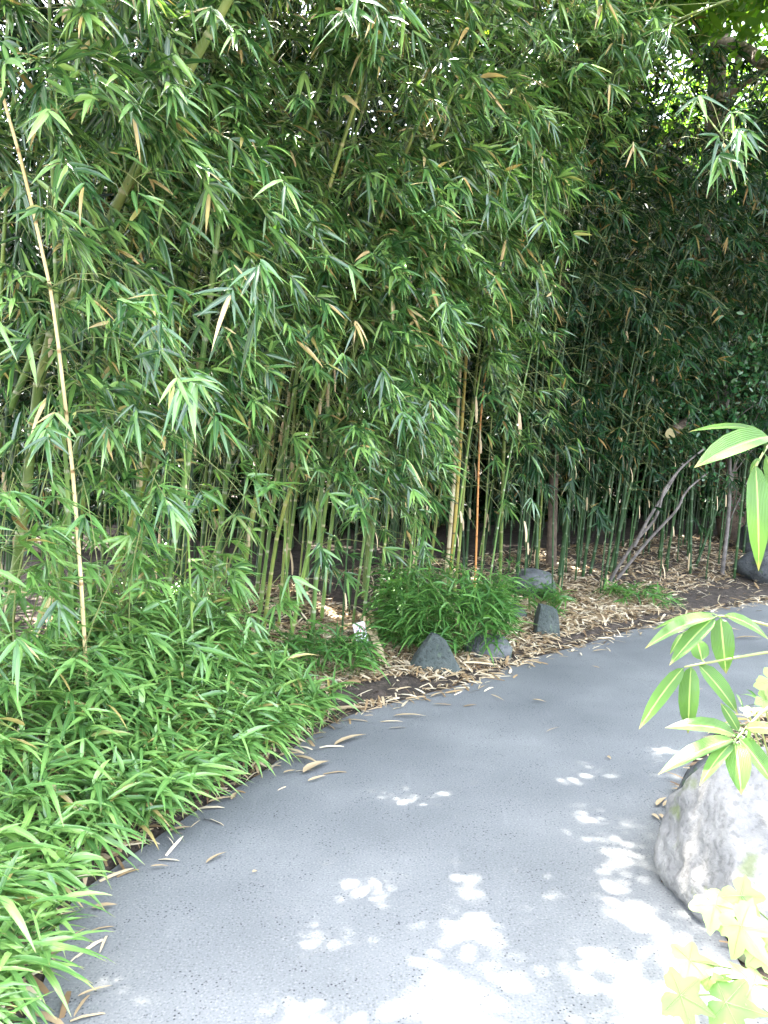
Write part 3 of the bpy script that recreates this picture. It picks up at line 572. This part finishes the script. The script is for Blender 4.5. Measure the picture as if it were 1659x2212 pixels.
mb = MB(); k = rng.choice(okr[RL[okr, 1] > 3.3], 420); bb = RL[k]+Rn[k]*rng.uniform(.3, 2.6, 420)[:, None]; tufts(mb, np.c_[bb, gh(bb[:, 0], bb[:, 1])], rng.uniform(.08, .28, 420), -Rn[k], (.1, .18))
tag(mb.build('ground_cover', M['cover']), 'low green dwarf bamboo on the right bank beyond the dark boulder', 'ground cover', kind='stuff')
def bigstrip(px0, py0, px1, py1, W, lab, z=.05):
    a = G(px0, py0, z); b = G(px1, py1, z); a[2] = g1(a[0], a[1])+.05; b[2] = g1(b[0], b[1])+.04; mb = MB(); L = np.linalg.norm(b-a)
    leaves(mb, np.zeros((1, 3)), b-a, [[0, 0, 1.]], L, W, 0., 'strip', -.2, 5, curl=.05); o = mb.build('dry_sheath', M['sheath']); o.location = a; tag(o, lab, 'dry sheath')
bigstrip(775, 1375, 835, 1455, .07, 'broad pale papery sheath lying in the litter right of the sign')
bigstrip(800, 1360, 822, 1440, .035, 'narrow pale sheath crossing the broad one right of the sign', .09)
bigstrip(1000, 1440, 1075, 1432, .05, 'orange-brown curled sheath below the leafy clump')
FL = [(722, 1612, 792, 1592, 10), (630, 1640, 690, 1655, 12), (655, 1675, 712, 1650, 15), (850, 1549, 922, 1552, 5), (700, 1542, 805, 1535, 9), (600, 1640, 650, 1632, 7),
      (445, 1868, 490, 1846, 7), (362, 1803, 414, 1792, 8), (360, 1778, 400, 1790, 4), (198, 1966, 254, 1960, 8), (168, 2160, 243, 2136, 5), (325, 1880, 365, 1876, 4), (545, 1888, 556, 1886, 5),
      (1418, 1745, 1440, 1728, 8), (1432, 1748, 1454, 1732, 6), (1408, 1762, 1425, 1776, 6), (1424, 1764, 1435, 1777, 6), (450, 1740, 505, 1727, 6), (500, 1730, 512, 1716, 7), (612, 1674, 640, 1668, 4), (665, 1693, 705, 1680, 4),
      (1312, 1636, 1320, 1644, 4), (1150, 1515, 1180, 1520, 4), (1060, 1505, 1090, 1518, 2), (940, 1490, 975, 1494, 6), (1280, 1410, 1315, 1408, 3), (1175, 1410, 1205, 1404, 5), (930, 1508, 962, 1500, 5), (1490, 1500, 1520, 1492, 3),
      (300, 1798, 352, 1790, 6), (500, 1660, 552, 1648, 7), (340, 1765, 385, 1752, 6), (168, 1905, 186, 1890, 6), (100, 2055, 120, 2085, 9), (75, 2110, 118, 2105, 5), (1555, 1360, 1600, 1365, 4), (1590, 1380, 1650, 1382, 5), (1180, 1585, 1210, 1575, 2)]
for q, (a0, b0_, a1, b1_, wp) in enumerate(FL):
    a = G(a0, b0_); b = G(a1, b1_); a[2] = b[2] = .008; a[2] += .004*(q % 3); L = np.linalg.norm(b-a); W = max(wp*a[1]/F_PX*1.6, .008); mb = MB()
    leaves(mb, np.zeros((1, 3)), b-a, [[rng.normal(0, .15), rng.normal(0, .15), 1.]], L, W, -.04, 'lance', .25, 3, curl=.05)
    o = mb.build('fallen_leaf', M['fallen']); o.location = a
    tag(o, 'dry tan bamboo leaf fallen on the grey path', 'fallen leaf', 'dry leaves scattered on the path')
o = MB(); a = G(1430, 1905, .01); a[2] = .012; b = G(1462, 1850, .01); b[2] = .01; tube(o, smooth(np.array([a, G(1432, 1880, .015), b])), .0045, 6)
tag(o.build('fallen_twig', M['bark']), 'thin brown bent twig on the path beside the pale boulder', 'twig')
# ------------------------------------------------------------------ rocks
def rock(name, loc, rad, m, lab, seed, amp=.18, cut=None, sub=5, rot=0, grp=None, ridge=0.):
    me = bpy.data.meshes.new(name); import bmesh; bm = bmesh.new(); bmesh.ops.create_icosphere(bm, subdivisions=sub, radius=1)
    off = Vector((seed*7.3, seed*3.1, seed*1.7)); cr, sr = math.cos(rot), math.sin(rot)
    for v in bm.verts:
        c = v.co.copy(); d = 1+amp*noise.fractal(c*1.1+off, 1.0, 2.0, 5)+amp*.35*noise.noise(c*3.2+off)
        c = c*d
        for nx_, ny_, nz_, dd in (cut or []):
            e = c.x*nx_+c.y*ny_+c.z*nz_-dd
            if e > 0: c -= Vector((nx_, ny_, nz_))*e*.85
        if ridge: c -= v.co*ridge*math.exp(-((c.z-.25-.35*c.x+.12*noise.noise(c*2+off))/.06)**2)
        c += v.co*.02*noise.fractal(v.co*9+off, 1.0, 2.0, 4)
        x, y = c.x*rad[0], c.y*rad[1]; v.co = (x*cr-y*sr, x*sr+y*cr, c.z*rad[2])
    for f in bm.faces: f.smooth = True
    bm.to_mesh(me); bm.free(); me.materials.append(m); ob = bpy.data.objects.new(name, me); SC.collection.objects.link(ob); ob.location = loc; return tag(ob, lab, 'rock', grp)
rock('boulder', (1.62, 2.76, .03), (.64, .5, .52), M['rock_light'], 'large pale sunlit boulder at the lower right edge of the path', 3, .27, [(-.5, -.5, .7, .78), (.3, -.3, .9, .72), (-.9, .1, .3, .8)], ridge=.08, sub=6, rot=.3)
rock('boulder', (1.57, 3.2, .02), (.33, .3, .3), M['rock_dark'], 'dark rounded pitted boulder behind the large pale one', 5, .12, sub=6)
b = P(1547, 1745, 3.0); rock('rock', tuple(b), (.09, .07, .07), M['rock_light'], 'small white stone wedged between the two right boulders', 8, .15, sub=4)
b = G(945, 1470, .0); rock('rock', (b[0], b[1]+.16, .05), (.215, .14, .3), M['rock_grey'], 'pointed grey-green stone at the path edge, larger of the two', 9, .22, [(.8, .1, .6, .62), (-.72, 0, .69, .7), (0, -.95, .3, .6), (.25, 0, .97, .8)], sub=5)
b = G(1190, 1395, .0); rock('rock', (b[0], b[1]+.18, .14), (.15, .13, .23), M['rock_grey'], 'upright grey stone standing in the litter, smaller of the two', 12, .2, [(.98, 0, .2, .6), (-.96, 0, .28, .62), (.2, 0, .98, .72), (0, -.97, .24, .6)], sub=5)
b = G(1060, 1435, .0); rock('rock', (b[0], b[1]+.15, .07), (.2, .14, .14), M['rock_dark'], 'low dark stone under the leafy clump', 15, .12, sub=4)
b = G(1150, 1262, .3); rock('rock', (b[0], b[1], .3), (.24, .16, .17), M['rock_dark'], 'dark block of stone under the canes at the foot of the brown trunk', 17, .15, sub=4)
b = P(1640, 1225, 9.8); rock('boulder', (b[0]+.2, b[1], b[2]), (.45, .35, .3), M['rock_dark'], 'dark mossy boulder where the path leaves the view', 21, .15, sub=4)
b = P(1640, 1180, 11.2); rock('boulder', (b[0], b[1], b[2]), (.3, .35, .35), M['rock_dark'], 'black boulder above the mossy one at far right', 22, .15, sub=4)
b = G(1110, 1340, .1); rock('rock', (b[0], b[1]+.1, g1(b[0], b[1])+.02), (.14, .12, .1), M['rock_grey'], 'half-buried grey stone in the litter between the two pointed stones', 24, .15, sub=4)

# ------------------------------------------------------------------ signs
def sign(px, py, D, hpx, lab, yaw, tilt):
    c = P(px, py, D); H = hpx*D/F_PX; W = H*.5; root = empty('sign', tuple(c), lab, 'sign'); root.rotation_euler = (R(-12), R(tilt), R(yaw))
    mb = MB(); t = .003; xs_ = np.array([-.5, .5])*W; 
    out = [(-W/2, -H*.42), (-W*.3, -H/2), (W*.3, -H/2), (W/2, -H*.42), (W/2, H*.46), (W*.42, H/2), (-W*.42, H/2), (-W/2, H*.46)]
    n = len(out); v = [(x, -t, z) for x, z in out]+[(x, t, z) for x, z in out]+[(0, -t, 0), (0, t, 0)]
    f = [[i, (i+1) % n, n+(i+1) % n, n+i] for i in range(n)]+[[(i+1) % n, i, 2*n, 2*n] for i in range(n)]+[[n+i, n+(i+1) % n, 2*n+1, 2*n+1] for i in range(n)]
    mb.add(v, f); mb.build('plate', M['white'], root, smooth=False)
    mb = MB(); cz = H*.16; r = W*.4; a = np.linspace(0, 2*math.pi, 41)
    ring = []
    for q in a: ring += [((r)*math.cos(q), -t-.0015, cz+r*1.15*math.sin(q)), ((r*.87)*math.cos(q), -t-.0015, cz+r*1.15*.87*math.sin(q))]
    mb.add(ring, [[2*i, 2*i+1, 2*i+3, 2*i+2] for i in range(40)])
    mb.add([(-.42*r-.02*W, -t-.0018, cz-1.0*r), (-.42*r+.05*W, -t-.0018, cz-1.0*r), (.5*r+.03*W, -t-.0018, cz+.97*r), (.5*r-.04*W, -t-.0018, cz+.97*r)], [[0, 1, 2, 3]])
    mb.build('prohibition_ring', M['red'], root, smooth=False)
    mb = MB(); z = cz
    def quad(*p): mb.add([(x*r, -t-.0012, z+y*r) for x, y in p], [[0, 1, 2, 3]])
    quad((-.2, .75), (-.02, .9), (.02, .45), (-.28, .3)); quad((-.4, .35), (-.22, .3), (-.2, .05), (-.48, .1)); quad((-.78, .3), (-.55, .42), (-.5, -.1), (-.72, -.15)); quad((-.5, -.2), (-.38, -.15), (-.38, -.4), (-.52, -.4))
    quad((.3, .2), (.36, .25), (.7, -.15), (.66, -.2)); quad((.05, -.35), (.08, -.28), (.45, -.5), (.42, -.56)); quad((.4, -.45), (.46, -.45), (.5, -.9), (.45, -.9)); quad((.62, -.3), (.67, -.28), (.52, -.62), (.48, -.6)); quad((.62, .45), (.78, .5), (.74, .3), (.6, .3)); quad((.4, .5), (.5, .5), (.5, .38), (.4, .38))
    mb.build('pictogram', M['black'], root, smooth=False)
    for s, zz in (('Please stay', -.31), ('on the path', -.41)):
        cu = bpy.data.curves.new('lettering', 'FONT'); cu.body = s; cu.size = W*.17; cu.align_x = 'CENTER'; ob = bpy.data.objects.new('tmp', cu); SC.collection.objects.link(ob)
        dg = bpy.context.evaluated_depsgraph_get(); me = bpy.data.meshes.new_from_object(ob.evaluated_get(dg)); bpy.data.objects.remove(ob)
        me.materials.clear(); me.materials.append(M['black']); tx = bpy.data.objects.new('lettering', me); SC.collection.objects.link(tx); tx.parent = root; tx.rotation_euler = (R(90), 0, 0); tx.location = (0, -t-.0012, H*zz)
    mb = MB(); tube(mb, [(0, t+.004, H*.2), (0, t+.004, -H*.5-.16)], .004, 6); mb.build('stake', M['metal'], root)
    return root
sign(780, 1372, 6.0, 56, 'small white prohibition sign standing in the litter at centre left', 28, -9)
sign(1090, 1292, 7.9, 36, 'small white sign half hidden behind the right side of the leafy clump', 35, -6)

# ------------------------------------------------------------------ right foreground broadleaf bamboo
def sasa(stem, leafs, D, lab, rootpt):
    p = [np.array(rootpt)]+[P(x, y, d) for x, y, d in stem]; path = smooth(np.array(p), 3); loc = path[0].copy()
    root = empty('broadleaf_bamboo', tuple(loc), lab, 'broadleaf bamboo'); mb = MB(); tube(mb, path-loc, np.linspace(.0055, .0022, len(path)), 8); mb.build('stem', M['twig'], root)
    for bx, by, tx, ty, wp, db, dt in leafs:
        a = P(bx, by, D+db); b = P(tx, ty, D+dt); L = np.linalg.norm(b-a); mb = MB(); d = b-a
        nr = nz(CAM-(a+b)/2)*.75+np.array([0, 0, .55])+rng.normal(0, .12, 3); dr = .12
        d2 = d+np.array([0, 0, dr*L]); W = wp*D/F_PX*1.12
        leaves(mb, (a-loc)[None], d2[None], nr[None], L, W, dr, 'sasa', rng.uniform(.03, .3), 7, curl=rng.uniform(-.02, .08))
        c = path[np.argmin(((path-a)**2).sum(1))]; 
        if np.linalg.norm(c-a) > .004: tube(mb, np.array([c-loc, a-loc]), .0018, 5, cap=False)
        mb.build('leaf', M['sasa'], root)
gz = .15
sasa([(1760, 1150, 1.95), (1700, 930, 1.9), (1659, 958, 1.85), (1626, 1021, 1.8)], [(1659, 943, 1504, 1009, 50, 0, -.1), (1648, 934, 1488, 932, 13, .02, .0), (1633, 1007, 1638, 1209, 40, 0, -.03), (1655, 985, 1680, 1095, 32, .03, .05), (1640, 990, 1622, 1020, 12, .02, .02), (1650, 1070, 1668, 1150, 14, .05, .05)],
     1.8, 'broadleaf bamboo spray with large pale leaf hanging highest at the right edge', (1.75, 2.2, gz))
sasa([(1800, 1560, 2.0), (1740, 1380, 1.95), (1659, 1349, 1.9), (1567, 1331, 1.85), (1551, 1331, 1.85)], [(1545, 1333, 1397, 1400, 31, 0, -.08), (1539, 1325, 1413, 1360, 13, .02, .02), (1542, 1335, 1451, 1433, 32, -.01, -.1), (1557, 1336, 1567, 1443, 43, -.01, -.03), (1567, 1329, 1656, 1380, 28, 0, .02), (1475, 1368, 1450, 1410, 12, .03, .03)],
     1.85, 'broadleaf bamboo spray of fanned green leaves over the far path bend', (1.72, 2.1, gz))
sasa([(1800, 1600, 1.95), (1740, 1400, 1.9), (1659, 1408, 1.85), (1560, 1426, 1.8), (1478, 1441, 1.8)], [(1476, 1443, 1388, 1566, 30, 0, -.05), (1493, 1441, 1487, 1569, 38, 0, -.02), (1510, 1437, 1586, 1534, 37, 0, -.02), (1516, 1426, 1504, 1375, 34, .02, .05)],
     1.8, 'broadleaf bamboo stem with three leaves hanging below it', (1.7, 2.0, gz))
sasa([(1790, 1700, 1.85), (1740, 1500, 1.8), (1659, 1525, 1.75), (1620, 1565, 1.72), (1588, 1599, 1.7)], [(1588, 1588, 1432, 1571, 33, 0, -.05), (1583, 1597, 1425, 1672, 34, 0, -.08), (1580, 1606, 1514, 1694, 27, -.01, -.1), (1588, 1606, 1600, 1708, 46, -.01, -.08), (1597, 1594, 1668, 1692, 38, 0, -.05), (1612, 1573, 1680, 1580, 28, 0, 0), (1595, 1579, 1553, 1512, 22, .03, .06)],
     1.7, 'broadleaf bamboo spray with star of seven leaves above the dark boulder', (1.62, 1.95, gz))
# ivy
def ivyleaf(mb, vm, c, size, rot, nrm):
    nrm = nz(nrm); x = nz(np.cross(nrm, [0, .3, 1.])); y = np.cross(nrm, x); n = 48
    a = np.linspace(0, 2*math.pi, n, endpoint=False); ad_ = np.degrees(np.minimum(a, 2*math.pi-a))
    r = size*np.interp(ad_, [0, 12, 30, 46, 56, 66, 85, 110, 120, 130, 160, 175, 180], [.7, .46, .33, .48, .58, .45, .3, .42, .46, .38, .32, .22, .06])*rng.uniform(.93, 1.07, n); a2 = a+rot
    def pt(rr, aa): return c+np.outer(rr*np.cos(aa), x)+np.outer(rr*np.sin(aa), y)-np.outer((rr/size)**2*size*.3+.05*size*np.abs(np.sin(2.6*(aa-rot)))*(rr/size), nrm)
    mid = pt(r*.5, a2); rim = pt(r, a2)
    v = np.vstack([rim, mid, [c]]); uv = np.zeros((2*n+1, 2)); uv[:, 0] = .2; uv[:, 1] = .5
    mb.add(v, [[i, (i+1) % n, n+(i+1) % n, n+i] for i in range(n)]+[[n+i, n+(i+1) % n, 2*n, 2*n] for i in range(n)], uv)
    for ang, rr in ((0, .62), (56, .5), (-56, .5), (120, .36), (-120, .36)):
        aa = np.full(5, math.radians(ang)+rot); q = pt(np.linspace(0, rr, 5)*size, aa)+nrm*size*.012; tube(vm, q, np.linspace(.008, .003, 5)*size, 3, cap=False)
def ivy(lab, items, D, origin, mname='ivy'):
    root = empty('ivy', tuple(origin), lab, 'ivy'); loc = np.array(origin); mb = MB(); sm = MB(); vm = MB()
    for px, py, sz, db in items:
        c = P(px, py, D+db); s = 1.2*sz*(D+db)/F_PX; ivyleaf(mb, vm, c-loc, s, rng.uniform(-.8, .8)+2.6, np.array([-.1, -.5, .8])+rng.normal(0, .38, 3))
        tube(sm, smooth(np.array([c-loc, (c-loc)*.5+[0, .02, .04], [0, 0, 0]])), .0025, 5, cap=False)
    mb.build('foliage', M[mname], root); vm.build('veins', M['vein'], root); sm.build('stem', M['twig'], root)
ivy('bright sunlit ivy growing up in the lower right corner', [(1544, 1955, 105, .1), (1600, 1935, 90, .12), (1600, 2000, 115, .02), (1645, 2050, 95, 0), (1490, 2075, 95, 0), (1470, 2150, 110, -.12), (1535, 2110, 90, -.05), (1568, 2165, 110, -.12), (1625, 2125, 115, -.08)], 2.0, (1.3, 2.0, .05))
ivy('small ivy sprig between the dark boulder and the pale boulder', [(1480, 1735, 34, 0), (1500, 1750, 42, -.03), (1490, 1775, 36, -.03), (1486, 1800, 32, 0), (1494, 1835, 30, -.02)], 2.95, (1.26, 2.98, .03))
ivy('single broad round ivy leaves at the right edge behind the bamboo stems', [(1665, 1470, 70, 0), (1650, 1510, 46, 0), (1615, 1535, 36, -.05), (1632, 1530, 30, -.05)], 2.0, (1.25, 2.2, .3))
tuf = MB(); c = G(1483, 1830); n = 26; leaves(tuf, np.tile([0, 0, 0.], (n, 1))+rng.normal(0, .02, (n, 3))*[1, 1, 0], np.c_[rng.normal(0, 1, (n, 2)), rng.uniform(.3, 1.2, n)], np.tile([0, 0, 1.], (n, 1)), .04, .012, .2, 'oval')
o = tuf.build('weed', M['cover']); o.location = (c[0], c[1], 0); tag(o, 'tiny green weed at the foot of the pale boulder', 'weed')

# ------------------------------------------------------------------ shrub, trees, far wood
def crown(mb, c, rad, n, size, kind='oval', clumps=40, wr=.4, down=0.):
    cc = nz(rng.normal(0, 1, (clumps, 3)))*rng.uniform(.35, 1, (clumps, 1))**.5*np.array(rad)+c
    k = rng.integers(0, clumps, n); p = cc[k]+rng.normal(0, 1, (n, 3))*np.array(rad)*.17
    d = rng.normal(0, 1, (n, 3)); d[:, 2] -= down; nr = rng.normal(0, 1, (n, 3))+[0, 0, .8]; L = size*rng.uniform(.7, 1.3, n); leaves(mb, p, d, nr, L, L*wr, .1, kind)
    return cc
def tree(name, base, trunk, r, rad, cc, n, size, mleaf, lab, cat, limbs=9, kind='oval', clumps=40, barkm='bark', wr=.4, down=0.):
    root = empty(name, tuple(base), lab, cat); base = np.array(base); mb = MB(); path = smooth(np.array(trunk, float)); tube(mb, path-base, np.linspace(r, r*.35, len(path)), 10); mb.build('trunk', M[barkm], root)
    lm = MB(); cl = crown(lm, np.array(cc)-base, rad, n, size, kind, clumps, wr, down); lm.build('crown', M[mleaf], root)
    bm_ = MB()
    for q in range(limbs):
        s = path[int(len(path)*rng.uniform(.4, .95))]-base; e = cl[q % len(cl)]; m_ = (s+e)/2+np.array([0, 0, .15*np.linalg.norm(e-s)]); pp = smooth(np.array([s, m_, e])); tube(bm_, pp, np.linspace(r*.3, r*.08, len(pp)), 6)
    if limbs: bm_.build('limbs', M[barkm], root)
    return root
c = P(1570, 830, 9.6); b = P(1560, 1215, 9.9)
tree('shrub', (b[0], b[1], g1(b[0], b[1])), [(b[0], b[1], g1(b[0], b[1])-.05), (b[0]+.05, b[1]-.1, 1.2), (c[0], c[1], c[2])], .03, (1.25, .7, .75), c, 5200, .075, 'shrub', 'broadleaf shrub with small glossy dark leaves at the right', 'shrub', 12, clumps=70, barkm='barkgrey')
c = P(1610, 1090, 11.5); tree('shrub', (c[0], c[1], .2), [(c[0], c[1], .2), (c[0], c[1], 1.), tuple(c)], .02, (.5, .4, .5), c, 700, .07, 'shrub', 'small dim shrub with yellowish leaves right of the canes', 'shrub', 5, clumps=16)
# leaning grey branches (small bare-stemmed shrub)
root = None; loc = np.array(P(1318, 1262, 8.9)); loc[2] = g1(loc[0], loc[1])
root = empty('leaning_shrub', tuple(loc), 'grey bare-stemmed shrub with two long stems leaning right out of the litter', 'shrub')
for st in ([(1318, 1255, 8.9), (1330, 1232, 8.85), (1375, 1165, 8.7), (1410, 1130, 8.6), (1425, 1100, 8.5), (1432, 1060, 8.5), (1470, 1010, 8.5), (1520, 970, 8.6)],
           [(1330, 1255, 9.), (1380, 1190, 8.9), (1430, 1135, 8.8), (1465, 1100, 8.7), (1480, 1060, 8.7), (1530, 1020, 8.8)],
           [(1370, 1180, 8.7), (1400, 1120, 8.6), (1440, 1060, 8.6), (1475, 1000, 8.6)]):
    mb = MB(); p = smooth(np.array([P(*q) for q in st])); tube(mb, p-loc, np.linspace(.022, .010, len(p)), 8); mb.build('stem', M['barkgrey'], root)
lm = MB(); cc_ = np.array([P(1520, 970, 8.6), P(1475, 1000, 8.6), P(1530, 1010, 8.8)])-loc; n = 150; p = cc_[rng.integers(0, 3, n)]+rng.normal(0, .16, (n, 3)); leaves(lm, p, rng.normal(0, 1, (n, 3)), rng.normal(0, 1, (n, 3))+[0, 0, 1], .07, .028, .1, 'oval'); lm.build('foliage', M['shrub'], root)
# brown trunk inside grove + sawn end
b = P(1190, 1235, 9.4); tree('tree', (b[0], b[1], .3), [(b[0], b[1], .3), (b[0]+.03, b[1], 2), (b[0]+.2, b[1]+.2, 5.)], .07, (1.2, 1., 1.), (b[0]+.2, b[1]+.2, 5.6), 1500, .1, 'tree', 'reddish brown tree trunk standing among the shaded canes', 'tree', 4)
# the leaning tree at upper right, with the sawn limb and the brown branch over the corner
b = P(1590, 1225, 12.0); tp = [P(1590, 1225, 12.), P(1560, 1000, 11.9), P(1530, 700, 11.6), P(1505, 520, 11.3), P(1528, 390, 11.), P(1545, 300, 10.8), P(1550, 180, 10.6), P(1560, 60, 10.4)]
tr = tree('tree', tuple(b), tp, .22, (2.6, 2.0, 1.7), P(1560, 60, 10.4)+[0, 0, .7], 6500, .11, 'tree', 'brown leaning tree at the upper right with leafy crown over the corner', 'tree', 10, kind='oval', clumps=60)
mb = MB(); pp = smooth(np.array([P(1548, 90, 10.4), P(1600, 100, 9.5), P(1659, 145, 8.6), P(1740, 230, 7.8)])); tube(mb, pp-np.array(b), np.linspace(.09, .06, len(pp)), 9); mb.build('branch', M['bark'], tr)
mb = MB(); e = P(1449, 936, 9.0); s = P(1500, 900, 9.9); tube(mb, [s, (s+e)/2, e], [.05, .06, .062], 12, [0, 0, 0], cap=False); lg = mb.build('sawn_branch', M['bark']); tag(lg, 'round pale sawn branch end showing in the dark glossy shrub', 'branch')
mb = MB(); a = np.linspace(0, 2*math.pi, 16, endpoint=False); dd = nz(e-s); x_ = nz(np.cross(dd, [0, 0, 1])); y_ = np.cross(dd, x_); rr = .062*(1+.08*np.sin(a*3)); mb.add(np.vstack([e+dd*.003+np.outer(rr*np.cos(a), x_)+np.outer(rr*np.sin(a), y_), [e+dd*.004]]), [[i, (i+1) % 16, 16, 16] for i in range(16)]); mb.build('cut_face', M['wood'], lg)
# unseen tree added across the path bend so its crown shades the far path
tree('tree', (7.6, 5.6, .2), [(7.6, 5.6, .2), (7.4, 5.8, 2.5), (6.4, 6.1, 4.6), (4.6, 6.3, 5.9)], .17, (4.4, 2.6, 1.0), (3.7, 6.6, 6.9), 22000, .17, 'tree', 'unseen tree added at the right whose crown shades the far path', 'tree', 12, clumps=80)
# trees behind
TB = [(6.6, 17.5, 3., 6.8, 'yellow-green sunlit tree behind, nearest the right edge'), (9.8, 19, 3.6, 8.2, 'taller sunlit tree behind the leaning brown tree'), (4.0, 18.5, 3., 6.0, 'sunlit tree behind the shaded canes'), (13.5, 17, 3., 7., 'wide tree beyond the path bend'), (0.5, 20, 3.2, 6.4, 'tree behind the middle of the grove'), (-7.5, 21, 3., 4.2, 'low tree behind the left of the grove'), (-3.5, 22, 3., 4.6, 'rounded tree behind the left middle of the grove')]
for q, (x, y, r_, h, lab) in enumerate(TB):
    tree('tree', (x, y, .3), [(x, y, .3), (x+.1, y, h*.5), (x-.1, y+.1, h)], .16, (r_, r_*.8, r_*.85), (x, y, h), 12000, .2, 'tree', lab, 'tree', 8, clumps=60)
lm = MB(); n = 100000; x = rng.uniform(-13, 14, n); y = 13.4+rng.uniform(0, 2.4, n)+np.where(x > 2, 1.2, 0); hh = np.interp(x, [-13, -7, -4, 0, 4.5, 5.8, 7, 14], [6, 6.5, 9, 10.5, 10.5, 5.6, 4.4, 4]); z = rng.uniform(0, 1, n)*(hh+.5*np.sin(x*1.3)); leaves(lm, np.c_[x, y, z], rng.normal(0, 1, (n, 3)), rng.normal(0, 1, (n, 3))+[0, 0, .5], .26, .1, .1, 'oval')
tag(lm.build('far_undergrowth', M['leaf_shaded']), 'dark undergrowth closing the view behind the grove', 'undergrowth', kind='stuff')
print('objects', len(bpy.data.objects), 'canes', sum(o.name.startswith('bamboo') and o.type == 'EMPTY' for o in bpy.data.objects), 'polys', sum(len(m.polygons) for m in bpy.data.meshes))
